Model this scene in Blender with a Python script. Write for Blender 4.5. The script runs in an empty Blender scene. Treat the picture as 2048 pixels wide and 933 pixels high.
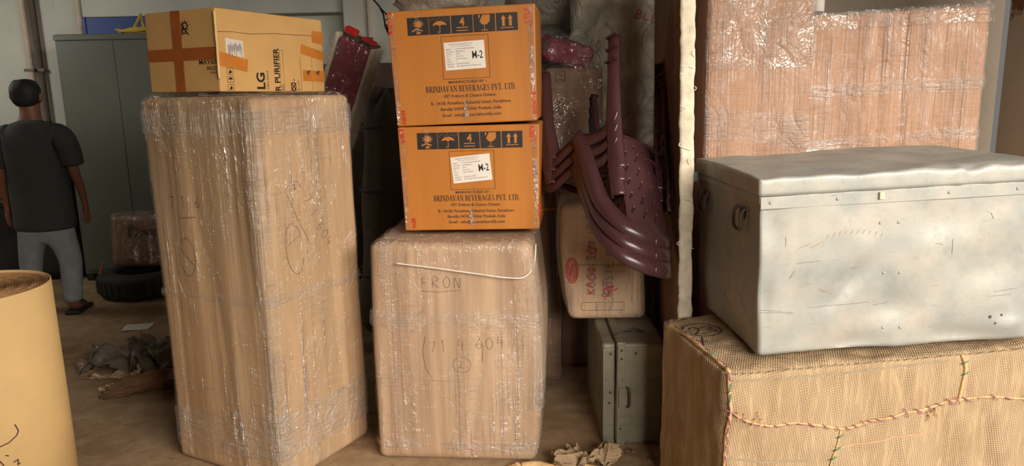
import bpy, bmesh, math, random
import numpy as np
from mathutils import Vector, Matrix, Euler
from mathutils.bvhtree import BVHTree

random.seed(4)
S = bpy.context.scene
COL = S.collection
PI = math.pi

# ------------------------------------------------------------------ camera
cam_d = bpy.data.cameras.new('camera')
cam_d.sensor_width = 36.0
cam_d.lens = 36.0 * 1500.0 / 2048.0
cam_d.clip_start = 0.05
cam = bpy.data.objects.new('camera', cam_d)
COL.objects.link(cam)
pit, rol = math.radians(11.3), math.radians(1.15)
Fv = Vector((0, math.cos(pit), -math.sin(pit)))
R0 = Vector((1, 0, 0)); U0 = Vector((0, math.sin(pit), math.cos(pit)))
Rv = math.cos(rol) * R0 - math.sin(rol) * U0
Uv = math.sin(rol) * R0 + math.cos(rol) * U0
cm = Matrix((Rv, Uv, -Fv)).transposed().to_4x4()
cm.translation = Vector((0, 0, 1.6))
cam.matrix_world = cm
S.camera = cam

# ------------------------------------------------------------------ light
W = bpy.data.worlds.new('world'); S.world = W; W.use_nodes = True
W.node_tree.nodes['Background'].inputs[0].default_value = (1.0, 0.93, 0.86, 1)
W.node_tree.nodes['Background'].inputs[1].default_value = 0.17

def area(name, loc, target, size, energy, color):
    d = bpy.data.lights.new(name, 'AREA'); d.shape = 'RECTANGLE'
    d.size, d.size_y = size; d.energy = energy; d.color = color
    o = bpy.data.objects.new(name, d); COL.objects.link(o)
    o.location = loc
    o.rotation_euler = (Vector(target) - Vector(loc)).to_track_quat('-Z', 'Y').to_euler()
    return o
# bright yard seen through the open loading door behind the camera
area('door_daylight', (6.6, -8.2, 5.6), (0.2, 3.0, 0.9), (13.0, 4.0), 3800, (1.0, 0.925, 0.82))
# added fill lamp by the left wall, out of frame, brightening the far end
area('far_end_fill', (-4.93, 5.35, 2.35), (-3.2, 6.9, 1.7), (.9, .7), 20, (1.0, .97, .86))

vs = S.view_settings
vs.view_transform = 'Standard'; vs.look = 'None'; vs.exposure = 0.12; vs.gamma = 1.0
vs.use_curve_mapping = False

# ------------------------------------------------------------------ material helpers
def srgb(r, g, b):
    f = lambda c: (c / 255 / 12.92) if c / 255 <= 0.04045 else ((c / 255 + 0.055) / 1.055) ** 2.4
    return (f(r), f(g), f(b), 1)

class NT:
    def __init__(s, name):
        s.m = bpy.data.materials.new(name); s.m.use_nodes = True
        s.t = s.m.node_tree; s.n = s.t.nodes; s.l = s.t.links
        s.n.clear()
        s.out = s.n.new('ShaderNodeOutputMaterial')
        s._co = None
    def add(s, kind, **kw):
        n = s.n.new(kind)
        for k, v in kw.items():
            setattr(n, k, v)
        return n
    def put(s, sock, v):
        if isinstance(v, bpy.types.NodeSocket): s.l.new(v, sock)
        else: sock.default_value = v
    def co(s, scale=(1, 1, 1), rot=(0, 0, 0)):
        if s._co is None: s._co = s.add('ShaderNodeTexCoord')
        mp = s.add('ShaderNodeMapping'); s.l.new(s._co.outputs['Object'], mp.inputs[0])
        mp.inputs['Scale'].default_value = scale; mp.inputs['Rotation'].default_value = rot
        return mp.outputs[0]
    def noise(s, scale=(1, 1, 1), sc=1.0, detail=3, rough=.55, rot=(0, 0, 0), dist=0.0):
        n = s.add('ShaderNodeTexNoise'); s.l.new(s.co(scale, rot), n.inputs['Vector'])
        n.inputs['Scale'].default_value = sc; n.inputs['Detail'].default_value = detail
        n.inputs['Roughness'].default_value = rough; n.inputs['Distortion'].default_value = dist
        return n.outputs['Fac']
    def ramp(s, fac, stops):
        r = s.add('ShaderNodeValToRGB'); e = r.color_ramp.elements
        while len(e) < len(stops): e.new(0.5)
        for i, (p, c) in enumerate(stops):
            e[i].position = p; e[i].color = c if len(c) == 4 else (*c, 1)
        s.l.new(fac, r.inputs[0]); return r.outputs[0]
    def gray(s, fac, lo, hi, a=0., b=1.):
        m = s.add('ShaderNodeMapRange'); s.put(m.inputs[0], fac)
        for i, v in enumerate((lo, hi, a, b)): m.inputs[i + 1].default_value = v
        return m.outputs[0]
    def mix(s, fac, a, b, blend='MIX'):
        m = s.add('ShaderNodeMix', data_type='RGBA', blend_type=blend)
        s.put(m.inputs[0], fac); s.put(m.inputs[6], a); s.put(m.inputs[7], b)
        return m.outputs[2]
    def math(s, op, a, b=0.):
        m = s.add('ShaderNodeMath', operation=op); s.put(m.inputs[0], a); s.put(m.inputs[1], b)
        return m.outputs[0]
    def bump(s, h, strength=.3, dist=.01, normal=None):
        b = s.add('ShaderNodeBump'); s.l.new(h, b.inputs['Height'])
        b.inputs['Strength'].default_value = strength; b.inputs['Distance'].default_value = dist
        if normal is not None: s.l.new(normal, b.inputs['Normal'])
        return b.outputs[0]
    def bsdf(s, color, rough=.6, metal=0., normal=None, spec=.5, link=True, coat=0., **kw):
        p = s.add('ShaderNodeBsdfPrincipled')
        s.put(p.inputs['Base Color'], color); s.put(p.inputs['Roughness'], rough); s.put(p.inputs['Metallic'], metal)
        p.inputs['Specular IOR Level'].default_value = spec
        p.inputs['Coat Weight'].default_value = coat
        if normal is not None: s.l.new(normal, p.inputs['Normal'])
        if link: s.l.new(p.outputs[0], s.out.inputs[0])
        return p.outputs[0]

def plain(name, col, rough=.6, metal=0., var=.12, vs=30., bump=0., spec=.5, coat=0.):
    t = NT(name)
    n = t.noise((1, 1, 1), vs, 4)
    c = t.mix(t.gray(n, .3, .7), tuple(x * (1 - var) for x in col[:3]) + (1,), tuple(min(1, x * (1 + var)) for x in col[:3]) + (1,))
    t.bsdf(c, rough, metal, t.bump(n, bump, .005) if bump else None, spec, coat=coat)
    return t.m

def kraft(name, c1, c2, sx=9., rough=.62, flute=.25):
    """corrugated board: flutes run upright, broad tonal streaks"""
    t = NT(name)
    a = t.noise((sx, sx, .7), 1., 4, .6)
    b = t.noise((5, 5, .5), 1., 3)
    g = t.noise((70, 70, 3), 1., 2)
    c = t.mix(t.gray(a, .32, .68), c1, c2)
    c = t.mix(t.gray(b, .42, .66, 0, .6), c, tuple(x * .68 for x in c1[:3]) + (1,))
    c = t.mix(t.gray(g, .4, .75, 0, .10), c, tuple(min(1, x * 1.2) for x in c2[:3]) + (1,))
    t.bsdf(c, rough, 0, t.bump(a, flute, .01), .4)
    return t.m

def film(name, tint=(.97, .94, .90, 1), lo=.07, hi=.66, sx=36., sz=.7, rough=.22, haze=.35, bump=1., diag=True):
    """stretch wrap: clear where taut, milky and glinting where it gathers in fine pleats"""
    t = NT(name)
    a = t.noise((sx, sx, sz), 1., 3, .6)
    a2 = t.noise((sx * 3., sx * 3., sz * 2.2), 1., 2, .5)
    b = t.noise((6, 6, 4), 1., 4, .6, dist=.8)
    d = t.noise((4, 4, 120), 1., 3, .6, rot=(.5, .3, 0))
    e = t.noise((2.6, 2.6, 2.0), 1., 3)
    h = t.math('ADD', a, t.math('MULTIPLY', a2, .45))
    h = t.math('ADD', h, t.math('MULTIPLY', b, .5))
    if diag: h = t.math('ADD', h, t.math('MULTIPLY', t.math('MULTIPLY', d, t.gray(b, .45, .6)), .7))
    n = t.bump(h, bump, .035)
    s = t.math('MULTIPLY', t.math('MAXIMUM', t.gray(a, .52, .74), t.math('MULTIPLY', t.gray(a2, .58, .7), .8)), t.gray(e, .42, .6, .06, 1.))
    if diag: s = t.math('MAXIMUM', s, t.math('MULTIPLY', t.gray(d, .56, .72, 0, .8), t.gray(b, .5, .64)))
    fac = t.gray(s, 0, 1, lo, hi)
    tr = t.add('ShaderNodeBsdfTransparent')
    gl = t.bsdf(tint, rough * 1.6, 0, n, .9, link=False)
    gg = t.add('ShaderNodeBsdfGlossy'); gg.inputs['Roughness'].default_value = rough
    gg.inputs['Color'].default_value = tint; t.l.new(n, gg.inputs['Normal'])
    m0 = t.add('ShaderNodeMixShader'); m0.inputs[0].default_value = haze
    t.l.new(gg.outputs[0], m0.inputs[1]); t.l.new(gl, m0.inputs[2])
    m1 = t.add('ShaderNodeMixShader'); t.l.new(fac, m1.inputs[0])
    t.l.new(tr.outputs[0], m1.inputs[1]); t.l.new(m0.outputs[0], m1.inputs[2])
    t.l.new(m1.outputs[0], t.out.inputs[0])
    return t.m

def polybag(name, col, fac=.55, rough=.22, bd=.03):
    """milky crumpled polythene over something pale"""
    t = NT(name)
    a = t.noise((1, 1, 1), 9., 6, .65, dist=1.2)
    b = t.noise((1, 1, 1), 3., 3)
    h = t.math('ABSOLUTE', t.math('SUBTRACT', a, .5))
    n = t.bump(h, 1., bd)
    c = t.mix(t.gray(b, .35, .65), tuple(x * .7 for x in col[:3]) + (1,), col)
    p = t.bsdf(c, rough, 0, n, .8, link=False)
    tr = t.add('ShaderNodeBsdfTransparent')
    m = t.add('ShaderNodeMixShader'); t.put(m.inputs[0], t.gray(a, .3, .7, fac * .8, min(1, fac * 1.2)))
    t.l.new(tr.outputs[0], m.inputs[1]); t.l.new(p, m.inputs[2]); t.l.new(m.outputs[0], t.out.inputs[0])
    return t.m

M = {}
M['kraft_a'] = kraft('kraft_pale', srgb(186, 150, 112), srgb(212, 178, 138))
M['kraft_b'] = kraft('kraft_brown', srgb(176, 142, 112), srgb(200, 168, 136), 8)
M['kraft_parcel'] = kraft('kraft_parcel', srgb(204, 170, 136), srgb(222, 190, 156), 12)
M['kraft_r'] = kraft('kraft_russet', srgb(170, 122, 86), srgb(186, 142, 106), 3, flute=.08)
M['kraft_d'] = kraft('kraft_dark', srgb(120, 86, 60), srgb(146, 106, 74), 12)
M['kraft_p'] = plain('kraft_plain', srgb(214, 168, 104), .7, var=.07, vs=9.)
M['kraft_roll'] = plain('kraft_roll_paper', srgb(230, 192, 132), .75, var=.05, vs=7.)
M['film'] = film('stretch_film')
M['film_r'] = film('stretch_film_crinkled', lo=.14, hi=.5, sx=50, sz=.8, rough=.35, haze=.6)
M['film_pleat_glint'] = film('gathered_film_glint', tint=(1., .95, .88, 1), lo=.12, hi=.8, sx=70, sz=1.1, rough=.34, haze=.6)  # pale milky tint stands in for the highlight on carton edges
M['film_band'] = film('doubled_film', lo=.12, hi=.6, sx=6, sz=50, rough=.28, haze=.6)
M['film_thin'] = film('clear_polythene', lo=.10, hi=.45, sx=11, sz=11, rough=.15, haze=.3)
M['orange'] = kraft('orange_board', srgb(182, 112, 46), srgb(190, 122, 50), 6, .5, .04)
M['ink'] = plain('black_ink', srgb(38, 32, 30), .6)
M['ink_soft'] = plain('faded_ink', srgb(70, 56, 48), .7)
M['pencil'] = plain('pencil_line', srgb(120, 94, 70), .7)
M['red_ink'] = plain('red_ink', srgb(196, 36, 34), .5)
M['purple_ink'] = plain('purple_ink', srgb(70, 42, 58), .7)
M['white_paper'] = plain('white_paper', srgb(226, 216, 206), .6, var=.03)
M['brown_tape'] = plain('brown_tape', srgb(172, 92, 38), .25, var=.12, vs=14, spec=.6, coat=.3)
M['orange_tape'] = plain('orange_tape', srgb(206, 128, 54), .3, var=.1, vs=14, coat=.2)
M['maroon'] = plain('maroon_plastic', srgb(66, 40, 41), .3, var=.05, spec=.5)
M['maroon_cloth'] = plain('maroon_upholstery', srgb(128, 32, 52), .6, var=.15, vs=5)
M['cream_edge'] = plain('cream_edge', srgb(210, 198, 174), .8, var=.18, vs=24, bump=.4)
M['grey_paint'] = plain('grey_green_paint', srgb(94, 97, 86), .45, var=.06, vs=4)
M['dark_wood'] = plain('dark_wood', srgb(74, 54, 42), .6, var=.2, vs=6)
M['blue'] = plain('blue_paint', srgb(28, 58, 130), .5)
M['rope_yellow'] = plain('yellow_rope', srgb(196, 164, 62), .7, var=.2, vs=60)
M['rubber'] = plain('rubber', srgb(44, 43, 42), .8, var=.2, vs=20)
M['skin'] = plain('skin', srgb(132, 84, 60), .55, var=.06)
M['hair'] = plain('hair', srgb(30, 26, 25), .7, var=.3, vs=80)
M['shirt'] = plain('charcoal_cotton', srgb(62, 62, 60), .85, var=.1, vs=12, bump=.2)
M['denim'] = plain('faded_denim', srgb(150, 156, 158), .85, var=.14, vs=14, bump=.3)
M['black'] = plain('black_rubber', srgb(34, 32, 32), .6)
M['steel_dark'] = plain('dark_steel', srgb(92, 84, 74), .45, .5)
M['pipe_white'] = plain('white_pipe', srgb(224, 220, 212), .4, var=.04)
M['conduit'] = plain('conduit_paint', srgb(196, 176, 160), .6, var=.1)
M['string'] = plain('white_string', srgb(232, 226, 216), .6)
M['dusty_cloth'] = plain('dusty_grey_cloth', srgb(108, 98, 86), .85, var=.15, vs=8)
M['bag'] = polybag('milky_bag', srgb(246, 238, 214), 1.0, bd=.08)
M['bag_grey'] = polybag('grey_wrap', srgb(150, 140, 126), .9)
M['plastic_pile'] = polybag('dirty_polythene', srgb(150, 134, 114), .6, .16)

def m_burlap():
    t = NT('burlap')
    wv = []
    for rot in ((0, 0, 0), (0, PI / 2, 0)):
        w = t.add('ShaderNodeTexWave', wave_type='BANDS', bands_direction='X')
        t.l.new(t.co((1, 1, 1), (0, rot[1] + .25, .5)), w.inputs[0]); w.inputs['Scale'].default_value = 42
        w.inputs['Distortion'].default_value = 1.6; w.inputs['Detail'].default_value = 2; w.inputs['Detail Scale'].default_value = 2
        wv.append(w.outputs['Fac'])
    weave = t.math('MULTIPLY', wv[0], wv[1])
    big = t.noise((1, 1, 1), 5, 4); slub = t.noise((60, 60, 8), 1, 3)
    c = t.mix(t.gray(big, .3, .7), srgb(172, 148, 116), srgb(194, 171, 140))
    c = t.mix(t.gray(weave, .0, .45, .62, 0.), c, srgb(126, 98, 70))
    c = t.mix(t.gray(slub, .5, .75, 0, .35), c, srgb(232, 196, 150))
    n = t.bump(t.math('ADD', weave, t.math('MULTIPLY', slub, .7)), .55, .004)
    t.bsdf(c, .9, 0, n, .15); return t.m
M['burlap'] = m_burlap()

def m_zinc(name, ca, cb, stain, rough=.38, metal=.35, stain_hi=.6):
    t = NT(name)
    a = t.noise((1, 1, 1), 6, 5); b = t.noise((1, 1, 1), 28, 5, .7); sc = t.noise((14, 14, 90), 1, 2, .5); sp = t.noise((1, 1, 1), 55, 3)
    c = t.mix(t.gray(a, .3, .7), ca, cb)
    c = t.mix(t.gray(b, .55, .8, 0, stain_hi), c, stain)
    c = t.mix(t.gray(sc, .66, .74, 0, .3), c, tuple(x * .6 for x in stain[:3]) + (1,))
    c = t.mix(t.gray(sp, .7, .78, 0, .4), c, tuple(min(1, x * 1.15) for x in cb[:3]) + (1,))
    t.bsdf(c, t.gray(b, .3, .7, rough * .8, rough * 1.4), metal, t.bump(b, .08, .004), .5)
    return t.m
M['zinc'] = m_zinc('galvanised_sheet', srgb(146, 152, 148), srgb(180, 174, 164), srgb(142, 128, 108), .48, .25, .35)
M['zinc_old'] = m_zinc('old_tin_sheet', srgb(120, 116, 98), srgb(146, 140, 120), srgb(84, 72, 58), .55, .2, .7)

def m_floor():
    t = NT('dusty_concrete')
    a = t.noise((1, 1, 1), 1.3, 6, .6); b = t.noise((1, 1, 1), 9, 6, .65); g = t.noise((1, 1, 1), 90, 2)
    c = t.mix(t.gray(a, .35, .65), srgb(136, 108, 82), srgb(172, 144, 112))
    c = t.mix(t.gray(b, .45, .75, 0, .6), c, srgb(196, 170, 136))
    c = t.mix(t.gray(b, .2, .42, .6, 0), c, srgb(96, 74, 56))
    t.bsdf(c, .9, 0, t.bump(t.math('ADD', b, t.math('MULTIPLY', g, .3)), .5, .01), .2); return t.m
M['floor'] = m_floor()

def m_wall(name, base, dirt, patch=None, lo=.58, hi=.62, psc=2.2):
    t = NT(name)
    a = t.noise((1, 1, .6), 1.1, 5); b = t.noise((1, 1, 1), 14, 6, .7); g = t.noise((1, 1, 1), psc, 7, .62)
    c = t.mix(t.gray(a, .4, .75, 0, .5), base, dirt)
    c = t.mix(t.gray(b, .62, .78, 0, .6), c, tuple(x * .6 for x in dirt[:3]) + (1,))
    h = b
    if patch is not None:
        f = t.gray(g, lo, hi); c = t.mix(f, c, t.mix(t.gray(b, .3, .7), patch, tuple(x * .6 for x in patch[:3]) + (1,)))
        h = t.math('SUBTRACT', b, f)
    t.bsdf(c, .85, 0, t.bump(h, .3, .01), .25); return t.m
M['wall'] = m_wall('whitewash', srgb(206, 206, 196), srgb(160, 152, 142))
M['wall_peel'] = m_wall('peeling_whitewash', srgb(214, 206, 192), srgb(180, 168, 150), srgb(150, 112, 72), .57, .6, 1.7)
M['wall_grey'] = m_wall('grey_cement', srgb(134, 122, 108), srgb(104, 94, 84))

# ------------------------------------------------------------------ mesh helpers
def vnoise(P, seed=0):
    P = np.asarray(P, float); I = np.floor(P).astype(np.int64); f = P - I; f = f * f * (3 - 2 * f)
    def h(dx, dy, dz):
        n = (I[:, 0] + dx) * 374761393 + (I[:, 1] + dy) * 668265263 + (I[:, 2] + dz) * 1274126177 + seed * 974711
        n &= 0xffffffff; n = ((n ^ (n >> 13)) * 1103515245) & 0xffffffff; n = ((n ^ (n >> 16)) * 69069) & 0xffffffff; n ^= n >> 15
        return (n & 0xffff) / 32767.5 - 1
    L = lambda a, b, t: a + (b - a) * t
    x0 = L(L(h(0, 0, 0), h(1, 0, 0), f[:, 0]), L(h(0, 1, 0), h(1, 1, 0), f[:, 0]), f[:, 1])
    x1 = L(L(h(0, 0, 1), h(1, 0, 1), f[:, 0]), L(h(0, 1, 1), h(1, 1, 1), f[:, 0]), f[:, 1])
    return L(x0, x1, f[:, 2])
def fbm(P, seed=0, oct=3):
    r = 0; a = 1.; P = np.asarray(P, float)
    for i in range(oct): r = r + a * vnoise(P * 2 ** i, seed + i * 7); a *= .5
    return r

class MB:
    def __init__(s): s.v = []; s.f = []
    def quad(s, a, b, c, d):
        i = len(s.v); s.v += [tuple(a), tuple(b), tuple(c), tuple(d)]; s.f.append((i, i + 1, i + 2, i + 3))
    def poly(s, pts):
        i = len(s.v); s.v += [tuple(p) for p in pts]; s.f.append(tuple(range(i, i + len(pts))))
    def box(s, x0, x1, y0, y1, z0, z1):
        s.hexa([(x0, y0, z0), (x1, y0, z0), (x1, y1, z0), (x0, y1, z0), (x0, y0, z1), (x1, y0, z1), (x1, y1, z1), (x0, y1, z1)])
    def hexa(s, c):
        i = len(s.v); s.v += [tuple(p) for p in c]
        for f in ((3, 2, 1, 0), (4, 5, 6, 7), (0, 1, 5, 4), (1, 2, 6, 5), (2, 3, 7, 6), (3, 0, 4, 7)): s.f.append(tuple(i + k for k in f))
    def tube(s, path, r, n=8, closed=False, caps=True):
        P = [Vector(p) for p in path]; R = r if isinstance(r, (list, tuple)) else [r] * len(P)
        base = len(s.v); up = None
        for k, p in enumerate(P):
            if closed: t = P[(k + 1) % len(P)] - P[k - 1]
            else: t = P[min(k + 1, len(P) - 1)] - P[max(k - 1, 0)]
            t.normalize()
            if up is None: up = Vector((0, 0, 1)) if abs(t.z) < .9 else Vector((1, 0, 0))
            a = (up - t * up.dot(t)).normalized(); b = t.cross(a); up = a
            for j in range(n):
                q = 2 * PI * j / n; s.v.append(tuple(p + (a * math.cos(q) + b * math.sin(q)) * R[k]))
        m = len(P)
        for k in range(m if closed else m - 1):
            for j in range(n):
                k2 = (k + 1) % m
                s.f.append((base + k * n + j, base + k * n + (j + 1) % n, base + k2 * n + (j + 1) % n, base + k2 * n + j))
        if caps and not closed:
            s.f.append(tuple(base + j for j in range(n))[::-1]); s.f.append(tuple(base + (m - 1) * n + j for j in range(n)))
    def lathe(s, prof, n=32, c=(0, 0, 0)):
        b = len(s.v)
        for (r, z) in prof:
            for j in range(n):
                q = 2 * PI * j / n; s.v.append((c[0] + r * math.cos(q), c[1] + r * math.sin(q), c[2] + z))
        for k in range(len(prof) - 1):
            for j in range(n):
                s.f.append((b + k * n + j, b + k * n + (j + 1) % n, b + (k + 1) * n + (j + 1) % n, b + (k + 1) * n + j))
    def strip(s, path, side, thick, nrm):
        """solid band: path points, half-width vectors, thickness along normals"""
        b = len(s.v); n = len(path)
        for p, w, q in zip(path, side, nrm):
            p, w, q = Vector(p), Vector(w), Vector(q).normalized() * thick / 2
            for e in (p - w - q, p + w - q, p + w + q, p - w + q): s.v.append(tuple(e))
        for k in range(n - 1):
            for j in range(4):
                s.f.append((b + k * 4 + j, b + k * 4 + (j + 1) % 4, b + (k + 1) * 4 + (j + 1) % 4, b + (k + 1) * 4 + j))
        s.f.append((b + 3, b + 2, b + 1, b)); e = b + (n - 1) * 4; s.f.append((e, e + 1, e + 2, e + 3))
    def build(s, name, m, parent=None, smooth=False, bevel=0., fix=True, sub=0):
        me = bpy.data.meshes.new(name); me.from_pydata(s.v, [], s.f)
        if fix or bevel:
            bm = bmesh.new(); bm.from_mesh(me)
            if bevel: bmesh.ops.bevel(bm, geom=list(bm.edges), offset=bevel, segments=2, affect='EDGES', profile=.5)
            if fix: bmesh.ops.recalc_face_normals(bm, faces=bm.faces)
            bm.to_mesh(me); bm.free()
        o = link(name, me, m, parent, smooth)
        if sub:
            md = o.modifiers.new('sub', 'SUBSURF'); md.levels = sub; md.render_levels = sub
        return o

def link(name, me, m, parent=None, smooth=False):
    if m is not None: me.materials.append(M[m] if isinstance(m, str) else m)
    if smooth: me.polygons.foreach_set('use_smooth', [True] * len(me.polygons))
    o = bpy.data.objects.new(name, me); COL.objects.link(o)
    if parent is not None: o.parent = parent
    return o
def tag(o, label, cat, group=None, kind=None):
    o['label'] = label; o['category'] = cat
    if group: o['group'] = group
    if kind: o['kind'] = kind
    return o
def struct(o): o['kind'] = 'structure'; return o
def empty(name, loc, rz=0, rot=None):
    o = bpy.data.objects.new(name, None); COL.objects.link(o); o.location = loc
    o.rotation_euler = rot if rot else (0, 0, rz); o.empty_display_size = .1
    return o
def bez(pts, n=8):
    """smooth curve through points (Catmull-Rom)"""
    P = [Vector(p) for p in pts]; out = []
    for i in range(len(P) - 1):
        a, b, c, d = P[max(i - 1, 0)], P[i], P[i + 1], P[min(i + 2, len(P) - 1)]
        for k in range(n):
            t = k / n
            out.append(.5 * ((2 * b) + (c - a) * t + (2 * a - 5 * b + 4 * c - d) * t * t + (3 * b - a - 3 * c + d) * t ** 3))
    out.append(P[-1]); return out

def rbox(w, d, h, r, res):
    """rounded box surface grid, base at z=0, centred in x and y -> verts, quads, normals"""
    nx, ny, nz = [max(2, int(math.ceil(s / res))) for s in (w, d, h)]
    ax = [np.linspace(-.5, .5, n + 1) * s for n, s in ((nx, w), (ny, d), (nz, h))]
    V = []; Q = []; off = 0
    for k in range(3):
        i, j = [(1, 2), (2, 0), (0, 1)][k]
        A, B = np.meshgrid(ax[i], ax[j], indexing='ij'); na, nb = A.shape
        for sgn in (-1, 1):
            P = np.zeros((na * nb, 3)); P[:, i] = A.ravel(); P[:, j] = B.ravel(); P[:, k] = sgn * (w, d, h)[k] / 2
            idx = np.arange(na * nb).reshape(na, nb) + off
            q = np.stack([idx[:-1, :-1], idx[1:, :-1], idx[1:, 1:], idx[:-1, 1:]], -1).reshape(-1, 4)
            if sgn < 0: q = q[:, ::-1]
            V.append(P); Q.append(q); off += na * nb
    V = np.concatenate(V); Q = np.concatenate(Q)
    key = np.round(V * 1e5).astype(np.int64)
    _, first, inv = np.unique(key, axis=0, return_index=True, return_inverse=True)
    V = V[first]; Q = inv.ravel()[Q]
    half = np.array([w, d, h]) / 2
    inner = np.clip(V, -half + r, half - r); D = V - inner; n = D / np.maximum(np.linalg.norm(D, axis=1, keepdims=True), 1e-9)
    V = inner + n * r; V[:, 2] += h / 2
    return V, Q, n

def mesh_np(name, V, Q):
    me = bpy.data.meshes.new(name); me.from_pydata(V.tolist(), [], Q.tolist()); return me

def wrapped(name, w, d, h, loc, rz, body_mat, film_mat, r=.035, res=.016, bulge=.012, crease=.006, seed=1, filmoff=.004, rot=None, body='carton_body', shape=None, wrink=.004, waist=0.):
    """a carton under stretch wrap: Empty > carton_body, stretch_film; returns root and a BVH of the body"""
    root = empty(name, loc, rz, rot)
    V, Q, n = rbox(w, d, h, r, res)
    side = 1 - np.abs(n[:, 2])
    xx, yy, zz = V[:, 0] / (w / 2), V[:, 1] / (d / 2), V[:, 2] / h
    bell = (1 - np.clip(np.where(np.abs(n[:, 0]) > .7, yy, xx), -1, 1) ** 2) * np.sin(PI * np.clip(zz, 0, 1)) ** .6
    disp = bulge * bell * side
    rid = 1 - 2 * np.abs(vnoise(np.stack([V[:, 0] * 7, V[:, 1] * 7, V[:, 2] * .7], 1), seed + 21))
    disp += crease * side * (vnoise(np.stack([V[:, 0] * 11, V[:, 1] * 11, V[:, 2] * .8], 1), seed) - .8 * np.clip(rid, 0, 1) ** 4)
    disp += .5 * crease * side * vnoise(np.stack([V[:, 0] * 34, V[:, 1] * 34, V[:, 2] * 1.6], 1), seed + 3)
    disp += .6 * bulge * vnoise(V * 3.2, seed + 5)
    if waist: disp -= waist * np.exp(-((zz - .5) / .02) ** 2) * side
    keep = np.clip(V[:, 2] / .05, 0, 1)[:, None]
    N2 = n.copy(); N2[:, 2] = np.where(n[:, 2] < 0, 0, n[:, 2])
    B = V + N2 * disp[:, None] * keep
    F = V + N2 * (disp + filmoff + np.abs(wrink * vnoise(np.stack([V[:, 0] * 26, V[:, 1] * 26, V[:, 2] * 7], 1), seed + 11) + 2.6 * wrink * (n[:, 2] > .3) * fbm(V * np.array([14, 22, 14]), seed + 2)))[:, None] * keep
    F[:, 2] = np.maximum(F[:, 2], .001)
    if shape: B = shape(B); F = shape(F)
    bo = link(body, mesh_np(body, B, Q), body_mat, root, True)
    fo = link('stretch_film', mesh_np('stretch_film', F, Q), film_mat, root, True)
    bvh = BVHTree.FromPolygons(B.tolist(), Q.tolist())
    return root, bvh

def film_band(root, w, d, r, z0, z1, m, off=.010, seed=3, shape=None, slope=0.):
    V, Q, n = rbox(w + 2 * off, d + 2 * off, z1 - z0, r + off, .02)
    sd = np.abs(n[:, 2]) < .6; half = (z1 - z0) / 2; V = V.copy(); V[:, 2] = np.clip(V[:, 2], 0, z1 - z0)
    keep = [q for q in Q.tolist() if all(sd[i] for i in q)]
    V = V + n * (.003 * fbm(V * 24, seed))[:, None]; V[:, 2] += z0 + .012 * vnoise(V * 9, seed) + slope * V[:, 0]
    if shape: V = shape(V)
    return link('film_band', mesh_np('film_band', V, np.array(keep)), m, root, True)
def corner_pleat_glint(root, w, d, r, z0, z1, sx, seed=1, shape=None, off=.009):
    """film gathered on a front upright edge, milky to stand in for its highlight (sx = +1 right, -1 left)"""
    nz, na = int((z1 - z0) / .012), 16; V = []; Q = []
    for i in range(nz + 1):
        z = z0 + (z1 - z0) * i / nz
        for k in range(na + 1):
            a = math.radians(-105 + 120 * k / na); ex = .018 * abs(k - na / 2) / na
            V.append((sx * (w / 2 - r + (r + off) * math.cos(a)), -d / 2 + r + (r + off) * math.sin(a), z))
    V = np.array(V); c = np.array([sx * (w / 2 - r), -d / 2 + r, 0]); D = V - c; D[:, 2] = 0; D /= np.linalg.norm(D, axis=1, keepdims=True)
    V = V + D * (.005 * np.abs(vnoise(np.stack([V[:, 0] * 60, V[:, 1] * 60, V[:, 2] * 6], 1), seed)) + .004 * vnoise(V * 5, seed + 2))[:, None]
    if shape: V = shape(V)
    for i in range(nz):
        for k in range(na):
            a = i * (na + 1) + k; q = (a, a + 1, a + na + 2, a + na + 1); Q.append(q if sx > 0 else q[::-1])
    return link('film_pleat_glint', mesh_np('film_pleat_glint', V, np.array(Q)), 'film_pleat_glint', root, True)

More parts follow.
